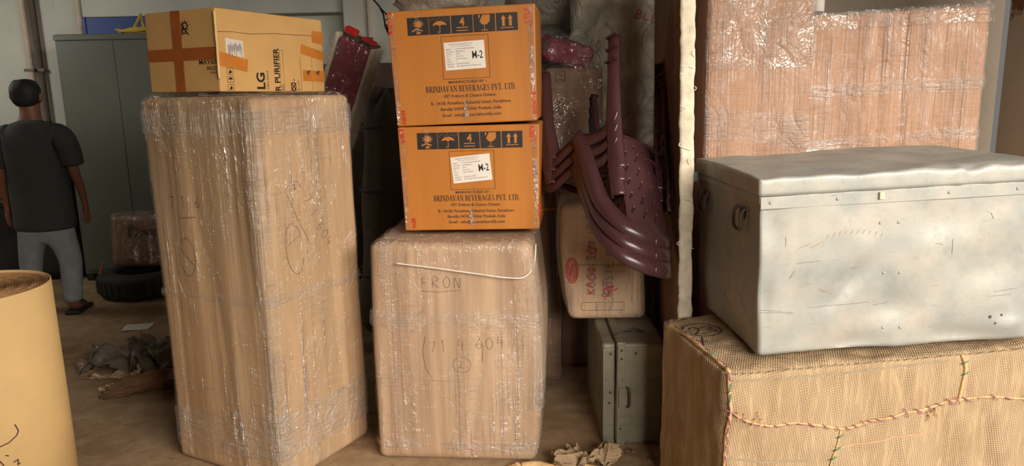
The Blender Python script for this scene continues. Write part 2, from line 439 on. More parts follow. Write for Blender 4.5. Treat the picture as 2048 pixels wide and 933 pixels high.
# ---- strokes (handwriting) draped on a surface
GL = {'0': [[(.5, 1), (.1, .75), (.1, .25), (.5, 0), (.9, .25), (.9, .75), (.5, 1)]], '1': [[(.3, .8), (.5, 1), (.45, 0)]],
 '2': [[(.1, .8), (.4, 1), (.8, .8), (.6, .4), (.05, .05), (.4, .1), (1, 0)]], '3': [[(.1, .95), (.6, 1), (.8, .75), (.4, .55), (.9, .35), (.6, 0), (.05, .1)]],
 '4': [[(.3, 1), (.1, .45), (.9, .45)], [(.75, .8), (.65, 0)]], '5': [[(.9, 1), (.2, 1), (.15, .6), (.7, .6), (.85, .25), (.5, 0), (.1, .05)]],
 '6': [[(.8, 1), (.3, .6), (.1, .25), (.5, 0), (.85, .25), (.5, .45), (.15, .3)]], '7': [[(.1, .95), (.9, 1), (.4, 0)]], '8': [[(.5, .5), (.15, .75), (.5, 1), (.85, .75), (.5, .5), (.1, .25), (.5, 0), (.9, .25), (.5, .5)]],
 'F': [[(.15, 0), (.15, 1), (.9, 1)], [(.15, .55), (.7, .55)]], 'R': [[(.1, 0), (.1, 1), (.7, .95), (.8, .7), (.1, .5), (.9, 0)]], 'O': [[(.5, 1), (.1, .6), (.3, .05), (.8, .1), (.9, .7), (.5, 1)]],
 'N': [[(.1, 0), (.15, 1), (.8, 0), (.9, 1)]], 'T': [[(0, 1), (1, .95)], [(.5, 1), (.45, 0)]], 'K': [[(.1, 0), (.1, 1)], [(.85, 1), (.15, .5), (.9, 0)]], 'A': [[(0, 0), (.5, 1), (.95, 0)], [(.2, .4), (.75, .4)]],
 'S': [[(.9, .9), (.4, 1), (.15, .75), (.8, .35), (.6, 0), (.1, .1)]], 'H': [[(.1, 0), (.1, 1)], [(.85, 0), (.85, 1)], [(.1, .5), (.85, .5)]], 'I': [[(.5, 0), (.5, 1)]], 'L': [[(.2, 1), (.15, 0), (.9, .05)]],
 'C': [[(.9, .85), (.5, 1), (.1, .5), (.4, 0), (.9, .15)]], 'E': [[(.9, 1), (.15, 1), (.1, 0), (.9, 0)], [(.1, .52), (.7, .52)]], 'B': [[(.1, 0), (.1, 1), (.7, .9), (.7, .6), (.1, .52), (.85, .4), (.8, .05), (.1, 0)]],
 'P': [[(.1, 0), (.1, 1), (.8, .9), (.75, .55), (.1, .5)]], 'U': [[(.1, 1), (.15, .2), (.5, 0), (.85, .2), (.9, 1)]], 'G': [[(.9, .85), (.5, 1), (.1, .5), (.4, 0), (.9, .15), (.9, .5), (.55, .5)]],
 'M': [[(.05, 0), (.15, 1), (.5, .4), (.85, 1), (.95, 0)]], '+': [[(.5, .2), (.5, .8)], [(.2, .5), (.8, .5)]], '*': [[(.2, .2), (.8, .8)], [(.2, .8), (.8, .2)], [(.5, .1), (.5, .9)]], '-': [[(.1, .5), (.9, .5)]]}
def write(txt, x, y, h, wr=.65, ang=0., sp=.3, jit=.06):
    """handwritten text as polylines in a flat (u, v) frame"""
    out = []; cx = 0; rr = random.Random(txt)
    for ch in txt:
        if ch == ' ': cx += h * .6; continue
        hh = h * rr.uniform(.88, 1.1); dy = h * rr.uniform(-jit, jit)
        for pl in GL[ch]:
            q = bez([(cx + p[0] * h * wr, dy + p[1] * hh, 0) for p in pl], 4) if len(pl) > 3 else [Vector((cx + p[0] * h * wr, dy + p[1] * hh, 0)) for p in pl]
            out.append([(x + a.x * math.cos(ang) - a.y * math.sin(ang), y + a.x * math.sin(ang) + a.y * math.cos(ang)) for a in q])
        cx += h * (wr + sp)
    return out
def oval(x, y, rx, ry, a0=0, a1=2 * PI, n=28, tilt=0.):
    r = []
    for k in range(n + 1):
        q = a0 + (a1 - a0) * k / n; a, b = rx * math.cos(q), ry * math.sin(q)
        r.append((x + a * math.cos(tilt) - b * math.sin(tilt), y + a * math.sin(tilt) + b * math.cos(tilt)))
    return r
def drape(name, m, parent, bvh, org, u, v, lines, width=.003, off=.0018, dist=.2, step=.012):
    """lay drawn lines on a body; org/u/v in the parent's frame, the outward normal is u x v"""
    org, u, v = Vector(org), Vector(u).normalized(), Vector(v).normalized(); nn = u.cross(v)
    mb = MB()
    for pl in lines:
        dense = []
        for a, b in zip(pl[:-1], pl[1:]):
            L = math.hypot(b[0] - a[0], b[1] - a[1]); k = max(1, int(L / step))
            for i in range(k): dense.append((a[0] + (b[0] - a[0]) * i / k, a[1] + (b[1] - a[1]) * i / k))
        dense.append(pl[-1]); pts = []
        for a in dense:
            o = org + u * a[0] + v * a[1]
            hit = bvh.ray_cast(o + nn * dist, -nn, dist * 3) if bvh else (o, nn, 0, 0)
            pts.append((hit[0] if hit[0] is not None else o) + nn * off)
        for i in range(len(pts) - 1):
            t = (pts[i + 1] - pts[i]);
            if t.length < 1e-6: continue
            sd = nn.cross(t).normalized() * width / 2
            t2 = t.normalized() * width * .25
            mb.quad(pts[i] - sd - t2, pts[i + 1] - sd + t2, pts[i + 1] + sd + t2, pts[i] + sd - t2)
    return mb.build(name, m, parent, fix=False)

# ---- printed lettering
def text_geo(txt, bold=0.):
    c = bpy.data.curves.new('t', 'FONT'); c.body = txt; c.size = 1; c.offset = bold; c.resolution_u = 3
    o = bpy.data.objects.new('t', c); COL.objects.link(o)
    dg = bpy.context.evaluated_depsgraph_get()
    me = bpy.data.meshes.new_from_object(o.evaluated_get(dg))
    V = np.array([v.co[:] for v in me.vertices]); F = [tuple(p.vertices) for p in me.polygons]
    bpy.data.objects.remove(o); bpy.data.curves.remove(c); bpy.data.meshes.remove(me)
    return V, F
SER = {}
def serif_glyphs():
    T, t, sl = .17, .05, .05
    R = lambda x0, y0, x1, y1: [(x0, y0), (x1, y0), (x1, y1), (x0, y1)]
    def dia(xa, ya, xb, yb, w): return [(xa - w / 2, ya), (xa + w / 2, ya), (xb + w / 2, yb), (xb - w / 2, yb)]
    def arc(cx, cy, rx, ry, a0, a1, wt, n=10):
        o = []
        for k in range(n):
            q0, q1 = [math.radians(a0 + (a1 - a0) * (k + e) / n) for e in (0, 1)]
            def ip(q, s):
                w = t + (wt - t) * abs(math.cos(q)); f = s * w
                return (cx + (rx - f) * math.cos(q), cy + (ry - (f if s == 0 else t)) * math.sin(q))
            o.append([ip(q0, 0), ip(q1, 0), ip(q1, 1), ip(q0, 1)])
        return o
    stem = lambda x: [R(x, 0, x + T, 1), R(x - .07, 0, x + T + .07, sl), R(x - .07, 1 - sl, x + T + .07, 1)]
    SER['I'] = (.36, stem(.1)); SER['L'] = (.62, stem(.1) + [R(.2, 0, .58, t), [(.53, 0), (.58, 0), (.6, .28), (.57, .28)]])
    SER['T'] = (.7, [R(.26, 0, .26 + T, 1), R(.17, 0, .52, sl), R(.02, 1 - t, .67, 1), [(.02, .74), (.05, .74), (.09, 1), (.02, 1)], [(.64, .74), (.67, .74), (.67, 1), (.6, 1)]])
    SER['E'] = (.68, stem(.1) + [R(.2, 0, .6, t), R(.2, .95, .58, 1), R(.2, .49, .48, .54), R(.45, .38, .48, .65), [(.56, 0), (.6, 0), (.64, .27), (.61, .27)], [(.54, 1), (.58, 1), (.58, .74), (.56, .74)]])
    SER['P'] = (.64, stem(.1) + [R(.2, .95, .36, 1), R(.2, .46, .36, .51)] + arc(.36, .73, .25, .27, -90, 90, .15))
    SER['B'] = (.7, stem(.1) + [R(.2, .95, .36, 1), R(.2, .5, .38, .55), R(.2, 0, .38, .05)] + arc(.36, .755, .22, .245, -90, 90, .14) + arc(.38, .265, .27, .265, -90, 90, .16))
    SER['R'] = (.76, stem(.1) + [R(.2, .95, .36, 1), R(.2, .46, .38, .51), dia(.64, 0, .4, .5, .17), R(.56, 0, .78, sl)] + arc(.36, .73, .25, .27, -90, 90, .15))
    SER['D'] = (.78, stem(.1) + [R(.2, .95, .34, 1), R(.2, 0, .34, .05)] + arc(.34, .5, .38, .5, -90, 90, .17, 14))
    SER['N'] = (.82, [R(.13, 0, .18, 1), R(.66, 0, .71, 1), dia(.68, 0, .18, 1, .17), R(.03, 0, .28, sl), R(.03, 1 - sl, .2, 1), R(.57, 1 - sl, .8, 1)])
    SER['A'] = (.78, [dia(.1, 0, .37, 1, .05), dia(.63, 0, .38, 1, .17), R(.2, .33, .55, .38), R(0, 0, .22, sl), R(.48, 0, .78, sl)])
    SER['V'] = (.76, [dia(.37, 0, .14, 1, .17), dia(.38, 0, .64, 1, .05), R(0, 1 - sl, .28, 1), R(.52, 1 - sl, .76, 1)])
    SER['G'] = (.8, arc(.42, .5, .36, .5, 45, 318, .17, 16) + [R(.58, .05, .73, .42), R(.48, .4, .8, .44), R(.66, .68, .7, .95)])
    SER['S'] = (.58, arc(.29, .74, .21, .26, 30, 250, .12) + arc(.29, .27, .22, .27, -150, 70, .13) + [[(.12, .66), (.2, .5), (.46, .3), (.4, .48)], R(.46, .72, .49, .97), R(.05, .03, .08, .3)])
    SER['.'] = (.28, [R(.06, 0, .2, .13)]); SER[' '] = (.3, [])
serif_glyphs()
def serif_geo(txt):
    V = []; F = []; x = 0
    for ch in txt:
        w, polys = SER[ch]
        for p in polys:
            i = len(V); V += [(x + a, b, 0) for a, b in p]; F.append(tuple(range(i, i + len(p))))
        x += w + .03
    return np.array(V, float), F
def letter(txt, m, parent, org, u, v, x0, x1, y0, cap, bold=0., serif=False, name='printed_text', ang=0., off=.0009, capref=None):
    """print txt between x0 and x1 (face metres), baseline y0, cap height cap"""
    V, F = serif_geo(txt) if serif else text_geo(txt, bold)
    if len(V) == 0: return None
    lo, hi = V.min(0), V.max(0)
    ch = 1.0 if serif else (capref or .70)
    X = (V[:, 0] - lo[0]) / max(hi[0] - lo[0], 1e-6) * (x1 - x0); Y = V[:, 1] / ch * cap
    c, s_ = math.cos(ang), math.sin(ang)
    A, B = x0 + X * c - Y * s_, y0 + X * s_ + Y * c
    org, u, v = Vector(org), Vector(u).normalized(), Vector(v).normalized(); nn = u.cross(v)
    vs_ = [tuple(org + u * a + v * b + nn * off) for a, b in zip(A, B)]
    me = bpy.data.meshes.new(name); me.from_pydata(vs_, [], F)
    return link(name, me, m, parent)
def decal(name, m, parent, org, u, v, polys, off=.0007):
    org, u, v = Vector(org), Vector(u).normalized(), Vector(v).normalized(); nn = u.cross(v)
    mb = MB()
    for p in polys: mb.poly([org + u * a + v * b + nn * off for a, b in p])
    return mb.build(name, m, parent, fix=False)
rect = lambda x0, y0, x1, y1: [(x0, y0), (x1, y0), (x1, y1), (x0, y1)]
def frame_polys(x0, y0, x1, y1, t):
    return [rect(x0, y0, x1, y0 + t), rect(x0, y1 - t, x1, y1), rect(x0, y0, x0 + t, y1), rect(x1 - t, y0, x1, y1)]
def sticker(name, m, parent, org, u, v, poly, t=.0008):
    """thin slab (label, strip of tape) lying on a face"""
    org, u, v = Vector(org), Vector(u).normalized(), Vector(v).normalized(); nn = u.cross(v)
    mb = MB(); k = len(poly)
    lo = [org + u * a + v * b + nn * .0002 for a, b in poly]; hi = [p + nn * t for p in lo]
    mb.v = [tuple(p) for p in lo + hi]; mb.f = [tuple(range(k))[::-1], tuple(range(k, 2 * k))] + [(i, (i + 1) % k, k + (i + 1) % k, k + i) for i in range(k)]
    return mb.build(name, m, parent)

# ================================================================== SETTING
def slab(name, m, *b):
    mb = MB(); mb.box(*b); return struct(mb.build(name, m))
slab('floor', 'floor', -5.2, 4.2, -1.6, 7.2, -.12, 0)
slab('ceiling', 'wall_grey', -5.2, 4.2, -.75, 7.2, 3.6, 3.72)
slab('wall_front', 'wall', -5.2, .55, -.75, -.55, 0, 3.6)
slab('wall_lintel', 'wall', .55, 4.2, -.75, -.55, 3.3, 3.6)
wb = slab('wall_back', 'wall', -5.2, 4.2, 6.95, 7.15, 0, 3.6)
slab('wall_left', 'wall', -5.2, -5.0, -.55, 6.95, 0, 3.6)
mb = MB()
for (y0, y1, z0, z1) in ((4.85, 4.90, 1.95, 2.75), (5.80, 5.85, 1.95, 2.75), (4.90, 5.80, 1.95, 2.0), (4.90, 5.80, 2.70, 2.75)): mb.box(-5.0, -4.96, y0, y1, z0, z1)
win = struct(mb.build('added_window_1', 'pipe_white', bevel=.004))  # unseen window, added to go with the far-end fill lamp
mb = MB(); mb.box(-4.999, -4.995, 4.90, 5.80, 2.0, 2.70); mb.build('pane', 'white_paper', win)
wr = slab('wall_right', 'wall_peel', 2.47, 2.75, 3.25, 3.82, 0, 3.6)
slab('wall_partition', 'wall_grey', 1.26, 2.75, 4.3, 4.42, 0, 3.6)
# pillar and ledge on the far wall
mb = MB(); mb.box(-1.42, -.86, 6.72, 6.95, 0, 3.6); pil = struct(mb.build('trim_1', 'wall', bevel=.012))
mb = MB(); mb.box(-3.72, -1.42, 6.82, 6.95, 2.24, 2.7); struct(mb.build('trim_2', 'wall', bevel=.01))
def conduit(name, x, y, z0, z1, r, m='conduit'):
    mb = MB(); mb.tube([(x, y, z0), (x, y, (z0 + z1) / 2), (x, y, z1)], r, 12); o = struct(mb.build(name, m, smooth=False))
    for k in range(3):
        c = MB(); z = z0 + (z1 - z0) * (.2 + .3 * k); c.box(x - r * 1.6, x + r * 1.6, y - r * 1.25, y + r * 1.4, z - .012, z + .012); c.build('clamp', 'steel_dark', o)
    return o
conduit('trim_3', -4.28, 6.90, 0, 3.6, .028)
conduit('trim_4', -4.19, 6.91, 0, 3.6, .018, 'dark_wood')
conduit('trim_5', -3.78, 6.90, 0, 3.6, .03)
conduit('trim_6', -1.19, 6.68, 1.6, 3.6, .014)
# dark crack stains on the pillar
drape('crack_stain', 'ink_soft', pil, None, (0, 6.7195, 0), (1, 0, 0), (0, 0, 1),
      [[(-1.16, 2.34), (-1.1, 2.27), (-1.07, 2.2), (-1.06, 2.1), (-1.03, 2.03), (-1.05, 2.12)], [(-1.09, 2.25), (-1.04, 2.2)], [(-1.05, 2.16), (-.97, 2.17)]], .014, .0006)
drape('scuff_stain', 'ink_soft', wb, None, (0, 6.9495, 0), (1, 0, 0), (0, 0, 1),
      [[(-1.62, 2.31), (-1.6, 2.26)], [(-1.63, 1.8), (-1.6, 1.79), (-1.58, 1.81)], [(-1.9, 2.28), (-1.86, 2.26)], [(-1.8, 1.98), (-1.78, 1.95)]], .022, .0006)

# ================================================================== LARGE CARTONS
A5 = math.radians(-28.5)
# --- tall fridge-size carton
def lean1(P):
    P = P.copy(); t = P[:, 2] / 1.57; P[:, 0] *= 1.0 + .015 * t; return P
c1, bv1 = wrapped('wrapped_carton', .63, .55, 1.57, (-1.091, 3.177, 0), A5, 'kraft_a', 'film', .03, .015, .006, .005, 3, shape=lean1)
tag(c1, 'tallest stretch-wrapped brown carton, fridge-sized, with an appliance box on top', 'carton')
film_band(c1, .63, .55, .03, .73, .81, 'film_band', seed=2, shape=lean1, slope=.03)
film_band(c1, .63, .55, .03, 1.40, 1.545, 'film_r', seed=4, shape=lean1)
film_band(c1, .63, .55, .03, .06, .30, 'film_band', seed=6, shape=lean1, slope=.1)
corner_pleat_glint(c1, .63, .55, .03, .08, 1.52, 1, 3, lean1)
fx = (.33, 0, 0)
drape('handwriting', 'pencil', c1, bv1, (.32, -.28, 0), (0, 1, 0), (0, 0, 1),
      write('*', .17, 1.20, .035) + [[(.13, 1.2), (.16, 1.24), (.2, 1.235), (.215, 1.21)], [(.14, 1.19), (.19, 1.08), (.25, .97)]] + write('7 1 604', .22, 1.16, .045, ang=-1.05) + [oval(.16, .97, .045, .105, .3, 5.8, tilt=.1), [(.13, .99), (.19, 1.02)]], .002)
drape('handwriting', 'ink_soft', c1, bv1, (-.315, -.28, 0), (1, 0, 0), (0, 0, 1),
      write('7 1 6', .12, 1.13, .05, ang=.05) + [oval(.2, .93, .05, .08), [(.17, 1.09), (.27, 1.1)], [(.16, .96), (.24, .9)]], .0018)
# --- squat washing-machine carton
def sag2(P):
    P = P.copy(); t = np.clip(P[:, 2] / .97, 0, 1); P[:, 0] += np.where(P[:, 0] > 0, .035 * np.sin(PI * t) ** 1.0, -.008 * np.sin(PI * t)); P[:, 0] *= 1 - .03 * t; return P
c2, bv2 = wrapped('wrapped_carton', .69, .60, .965, (-.232, 3.29, 0), math.radians(-5.2), 'kraft_b', 'film', .035, .014, .008, .008, 8, shape=sag2)
film_band(c2, .69, .60, .035, .58, .70, 'film_band', .012, seed=5, shape=sag2)
film_band(c2, .69, .60, .035, .03, .12, 'film_band', .010, seed=7, shape=sag2)
corner_pleat_glint(c2, .69, .60, .035, .25, .90, 1, 5, sag2, .012)
tag(c2, 'waist-high stretch-wrapped brown carton carrying the two orange boxes', 'carton')
drape('handwriting', 'pencil', c2, bv2, (-.345, -.33, 0), (1, 0, 0), (0, 0, 1),
      write('FRON', .225, .78, .045, .7) + [[(.22, .765), (.3, .76), (.39, .768)]], .0019)
drape('handwriting', 'pencil', c2, bv2, (-.345, -.33, 0), (1, 0, 0), (0, 0, 1),
      write('71 4 604', .25, .50, .05, .6, ang=.06) + [[(.235, .57), (.22, .5), (.23, .43), (.26, .38)], [(.455, .57), (.475, .53), (.47, .46)], oval(.385, .445, .038, .034)] + write('2', .37, .43, .03), .0017)
mb = MB(); mb.tube(bez([(-.22, -.318, .885), (-.05, -.322, .865), (.1, -.325, .845), (.24, -.33, .828), (.31, -.32, .83), (.345, -.27, .87), (.35, -.2, .94)], 8), .0028, 6)
mb.build('packing_string', 'string', c2, True)

# --- air purifier box on the tall carton
pw, pd, ph = .41, .585, .315
pb = empty('appliance_box', (-1.1535, 3.305, 1.584), rot=(math.radians(-1.2), 0, A5))
tag(pb, 'brown appliance box with crossed brown tape lying on the tallest carton', 'box')
mb = MB(); mb.box(-pw / 2, pw / 2, -pd / 2, pd / 2, 0, ph); mb.build('box_body', 'kraft_p', pb, bevel=.006)
fo, fu, fv = (-pw / 2, -pd / 2, 0), (1, 0, 0), (0, 0, 1)          # face with the tape cross
ro, ru, rv = (pw / 2, -pd / 2, 0), (0, 1, 0), (0, 0, 1)           # long printed face
U_, V_ = lambda t: t * pw, lambda t: (1 - t) * ph
sticker('tape_strip', 'brown_tape', pb, fo, fu, fv, rect(U_(.385), 0, U_(.52), ph))
sticker('tape_strip', 'brown_tape', pb, fo, fu, fv, rect(0, V_(.61), pw, V_(.46)), .0014)
drape('printed_icon', 'ink', pb, None, fo, fu, fv, [[(U_(.53), V_(.16)), (U_(.63), V_(.30))], [(U_(.535), V_(.3)), (U_(.535), V_(.22)), (U_(.57), V_(.2))], oval(U_(.585), V_(.19), .012, .012), [(U_(.55), V_(.28)), (U_(.59), V_(.28)), (U_(.59), V_(.23)), (U_(.55), V_(.23)), (U_(.55), V_(.28))]]
      + [[(U_(.585) + .014 * math.cos(q), V_(.19) + .014 * math.sin(q)), (U_(.585) + .021 * math.cos(q), V_(.19) + .021 * math.sin(q))] for q in [k * PI / 4 for k in range(8)]], .004)
letter('MAY60', 'ink', pb, fo, fu, fv, U_(.74), U_(.97), V_(.665), .017, .01)
letter('INO25', 'ink', pb, fo, fu, fv, U_(.84), U_(.985), V_(.735), .014, .01)
letter('WEIGHT', 'ink_soft', pb, fo, fu, fv, U_(.88), U_(.985), V_(.78), .009)
U_ = lambda t: t * pd
sticker('paper_label', 'white_paper', pb, ro, ru, rv, [(U_(.068), V_(.61)), (U_(.215), V_(.645)), (U_(.215), V_(.375)), (U_(.068), V_(.35))])
rr = random.Random(5)
bars = []
for k in range(16):
    x = .085 + .0075 * k; y0 = rr.uniform(.4, .44); bars.append(rect(U_(x), V_(y0 + rr.uniform(.06, .16)), U_(x + .0035), V_(y0)))
decal('printed_lines', 'ink_soft', pb, ro, ru, rv, bars, .0013)
sticker('tape_strip', 'orange_tape', pb, ro, ru, rv, [(0, V_(.68)), (U_(.235), V_(.75)), (U_(.25), V_(.60)), (0, V_(.51))], .0018)
for k, (a, b) in enumerate(((.71, .79), (.81, .89), (.91, .985))):
    decal('printed_icon', 'ink', pb, ro, ru, rv, frame_polys(U_(.062), V_(b), U_(.115), V_(a), .0015) + ([[(U_(.075), V_(b - .02)), (U_(.09), V_(a + .015)), (U_(.105), V_(b - .03)), (U_(.09), V_(b - .01))]] if k != 1 else [[(U_(.07), V_(.85)), (U_(.108), V_(.85)), (U_(.1), V_(.825)), (U_(.078), V_(.825))], rect(U_(.087), V_(.88), U_(.09), V_(.85))]))
def up_letter(t, m, u, v0, v1, cap, bold=0.):
    letter(t, m, pb, ro, ru, rv, U_(u), U_(u) + (v0 - v1) * ph, V_(v0), cap, bold, ang=PI / 2)
up_letter('LG', 'ink', .388, .965, .755, .042, .03)
up_letter('Life\'s Good', 'ink', .425, .965, .73, .012, .0)
up_letter('R PURIFIER', 'ink', .535, .985, .43, .030, .025)
decal('printed_frame', 'ink', pb, ro, ru, rv, frame_polys(U_(.543), V_(.985), U_(.575), V_(.45), .0014))
up_letter('HDE', 'ink_soft', .57, .975, .90, .012)
drape('printed_icon', 'ink', pb, None, ro, ru, rv, [oval(U_(.665), V_(.93), .013, .017), [(U_(.64), V_(.98)), (U_(.69), V_(.88))], [(U_(.64), V_(.88)), (U_(.69), V_(.98))], [(U_(.672), V_(.85)), (U_(.672), V_(.83))]], .004)
up_letter('BY CLAMP', 'ink_soft', .725, .975, .84, .009)
decal('printed_frame', 'ink_soft', pb, ro, ru, rv, [rect(U_(.745), V_(.97), U_(.748), V_(.53)), rect(U_(.865), V_(.97), U_(.867), V_(.52)), rect(U_(.7), V_(.972), U_(.745), V_(.968))])
sticker('tape_strip', 'orange_tape', pb, ro, ru, rv, [(U_(.88), V_(.32)), (U_(1), V_(.34)), (U_(1), V_(.16)), (U_(.885), V_(.16))])
sticker('tape_strip', 'orange_tape', pb, ro, ru, rv, [(U_(.755), V_(.48)), (U_(1), V_(.57)), (U_(1), V_(.44)), (U_(.765), V_(.355))])
sticker('tape_strip', 'orange_tape', pb, ro, ru, rv, [(U_(.77), V_(.85)), (U_(1), V_(.86)), (U_(1), V_(.71)), (U_(.765), V_(.70))])
drape('printed_icon', 'ink_soft', pb, None, ro, ru, rv, [[(U_(.81), V_(.73)), (U_(.84), V_(.71)), (U_(.825), V_(.76)), (U_(.81), V_(.73))], [(U_(.91), V_(.73)), (U_(.94), V_(.71)), (U_(.93), V_(.76)), (U_(.91), V_(.73))]], .005, .002)
drape('flap_crease', 'kraft_d', pb, None, ro, ru, rv, [[(0, V_(.285)), (.08, V_(.27)), (.16, V_(.28)), (.3, V_(.245)), (.45, V_(.235)), (pd, V_(.22))]], .0025, .0004)
mb = MB(); mb.tube([(pw / 2 + .002, -pd / 2 - .003, z) for z in np.linspace(.05, .3, 9)], [.004 + .003 * rr.random() for _ in range(9)], 5); mb.build('torn_edge', 'kraft_roll', pb)

# --- two orange boxes
def icon_glyph(kind, cx, cy, s):
    """pale pictogram inside a dark square of side s"""
    P = []; e = lambda x, y: (cx + x * s, cy + y * s)
    if kind == 0:
        pts = []
        for k in range(20):
            q = 2 * PI * k / 20; r = .27 if k % 2 else .13; pts.append(e(.02 + r * math.cos(q) * 1.1, .12 + r * math.sin(q)))
        P.append(pts); P.append([e(-.3, -.22), e(-.08, -.1), e(.2, -.2), e(.22, -.28), e(-.05, -.17), e(-.28, -.3)]); P.append([e(-.1, -.42), e(.1, -.4), e(.12, -.3), e(-.06, -.28)])
    elif kind == 1:
        P.append([e(-.32, -.02)] + [e(.32 * math.cos(q), -.02 + .24 * math.sin(q)) for q in np.linspace(PI, 0, 13)][1:-1] + [e(.32, -.02), e(.16, .03), e(0, -.02), e(-.16, .03)])
        P.append(rect(*e(-.015, -.36), *e(.015, -.02))); P.append(rect(*e(-.1, -.39), *e(.015, -.35))); P.append(rect(*e(-.1, -.39), *e(-.07, -.3)))
        for k in range(11):
            x = -.42 + .084 * k; y = .3 + .1 * ((k * 7) % 3) / 2; P.append([e(x, y), e(x + .02, y), e(x - .01, y - .06), e(x - .03, y - .06)])
    elif kind == 2:
        P += [rect(*e(-.27, -.2), *e(.27, -.15)), rect(*e(-.27, -.36), *e(.27, -.31))]
    elif kind == 3:
        P.append([e(-.08, .42), e(.27, .42), e(.26, .1), e(.14, -.06), e(.0, -.1), e(-.13, -.06), e(-.22, .12), e(-.17, .2)]); P.append([e(-.27, .42), e(-.18, .42), e(-.2, .3), e(-.26, .22)])
        P.append(rect(*e(-.015, -.36), *e(.015, -.08))); P.append(rect(*e(-.15, -.4), *e(.15, -.36)))
    else:
        for x in (-.16, .16): P.append([e(x - .06, -.22), e(x + .06, -.22), e(x + .06, .14), e(x + .12, .14), e(x, .36), e(x - .12, .14), e(x - .06, .14)])
        P.append(rect(*e(-.3, -.33), *e(.3, -.29)))
    return P
def orange_box(loc, rot, w0, w1, h, label, tilt, tapes, lab_ang):
    d = .42
    r = empty('orange_box', loc, rot=rot); tag(r, label, 'box', 'printed orange boxes')
    mb = MB(); a, b = w0 / 2, w1 / 2
    mb.hexa([(-a, -d / 2, 0), (a, -d / 2, 0), (a, d / 2, 0), (-a, d / 2, 0), (-b, -d / 2, h), (b, -d / 2, h), (b, d / 2, h), (-b, d / 2, h)])
    mb.build('box_body', 'orange', r, bevel=.006)
    o, u, v = (-w1 / 2, -d / 2, 0), (1, 0, 0), (0, 0, 1)
    X = lambda t: t * w1; Y = lambda t: (1 - t) * h
    s = .145 * w1; xs = [.137, .285, .436, .586, .737]
    for k, x in enumerate(xs):
        y = Y(.215)
        q = sticker('printed_icon', 'ink', r, o, u, v, rect(X(x), y, X(x) + s, y + s * .80), .0004)
        P = icon_glyph(k, 0, 0, s)
        decal('pictogram', 'orange', q, o, u, v, [[(X(x) + s / 2 + px, y + s * .40 + py * .85) for px, py in p] for p in P], .0011)
        if k == 2: letter('4', 'orange', q, o, u, v, X(x) + s * .38, X(x) + s * .62, y + s * .34, s * .36, .03, off=.0011)
    decal('printed_frame', 'ink', r, o, u, v, frame_polys(X(.36), Y(.605), X(.68), Y(.235), .0016))
    # paper label, turned a little
    c, sn = math.cos(lab_ang), math.sin(lab_ang); cx, cy = X(.515), Y(.405); lw, lh = .165, .11
    u2 = (c, 0, sn); v2 = (-sn, 0, c); o2 = (o[0] + cx - (lw / 2) * c + (lh / 2) * sn, o[1], cy - (lw / 2) * sn - (lh / 2) * c)
    lb = sticker('paper_label', 'white_paper', r, o2, u2, v2, rect(0, 0, lw, lh), .001)
    letter('M-2', 'ink', lb, o2, u2, v2, .113, .156, .040, .030, .012, off=.0015)
    letter('BRINDAVAN BEVERAGES PVT LTD', 'ink_soft', lb, o2, u2, v2, .02, .118, .099, .0045, 0, off=.0015)
    letter('PET Preform Manufacturing Division', 'ink_soft', lb, o2, u2, v2, .03, .112, .0915, .0034, 0, off=.0015)
    for k, (p, q) in enumerate((('BRAND', 'COCA WATER PREFORM'), ('BATCH NO', 'BGPM00410'), ('BOX NO', '0347'), ('QTY', '576 PCS'), ('DATE', '02-04-2025'), ('SHIFT', 'A'), ('OPERATOR', 'MUKESH KUMAR'), ('MATERIAL', 'PET RESIN INDUSTRIES LTD'))):
        y = .080 - k * .0098; y2 = y
        letter(p, 'ink_soft', lb, o2, u2, v2, .008, .008 + .0036 * len(p), y, .0048, 0, off=.0015)
        letter(q, 'ink_soft', lb, o2, u2, v2, .047, .047 + min(.062 if k in (2, 3, 4) else .1, .0042 * len(q)), y, .0048, 0, off=.0015)
    letter('MANUFACTURED BY :-', 'ink', r, o, u, v, X(.395), X(.655), Y(.642), .0105, .010)
    letter('BRINDAVAN BEVERAGES PVT. LTD.', 'ink', r, o, u, v, X(.235), X(.85), Y(.714), .0245, serif=True)
    letter('PET Preform & Closure Division', 'ink', r, o, u, v, X(.36), X(.71), Y(.765), .0125, .008)
    letter('B - 54-58, Parsakhera Industrial Estate, Parsakhera', 'ink', r, o, u, v, X(.265), X(.81), Y(.825), .0125, .008)
    letter('Bareilly-243502, Uttar Pradesh, India', 'ink', r, o, u, v, X(.33), X(.745), Y(.878), .0125, .008)
    letter('Email : info@cocacolabareilly.com', 'ink', r, o, u, v, X(.34), X(.74), Y(.932), .0125, .008)
    for (t, x, y0, L, cap, a) in tapes:
        letter(t, 'red_ink', r, o, u, v, X(x), X(x) + L, Y(y0), cap, .02, name='red_tape_print', ang=a, off=.0016)
    # clear tape with gathers, wrapping the front edges
    for (x0, x1, y0, y1) in ((.0, .07, 0, 1), (.93, 1.0, 0, 1), (.17, .24, .02, .2), (.47, .54, .78, .98)):
        sticker('clear_tape', 'film_thin', r, o, u, v, rect(X(x0) + .012, Y(y1) + .006, X(x1) - .012, Y(y0) - .006), .0012)
    return r
orange_box((-.150, 3.335, .992), (0, math.radians(-.6), math.radians(-5.5)), .575, .592, .440, 'lower of the two stacked orange printed boxes, its paper label askew', 0,
           [('& BEVE', .012, .02, .06, .017, -PI / 2 + .12), ('BEVA', .065, .88, .045, .016, -PI / 2 + .1), ('AGES Y', .935, .01, .07, .019, -PI / 2), ('PVT L', .978, .76, .05, .014, -PI / 2 + .05)], math.radians(5))
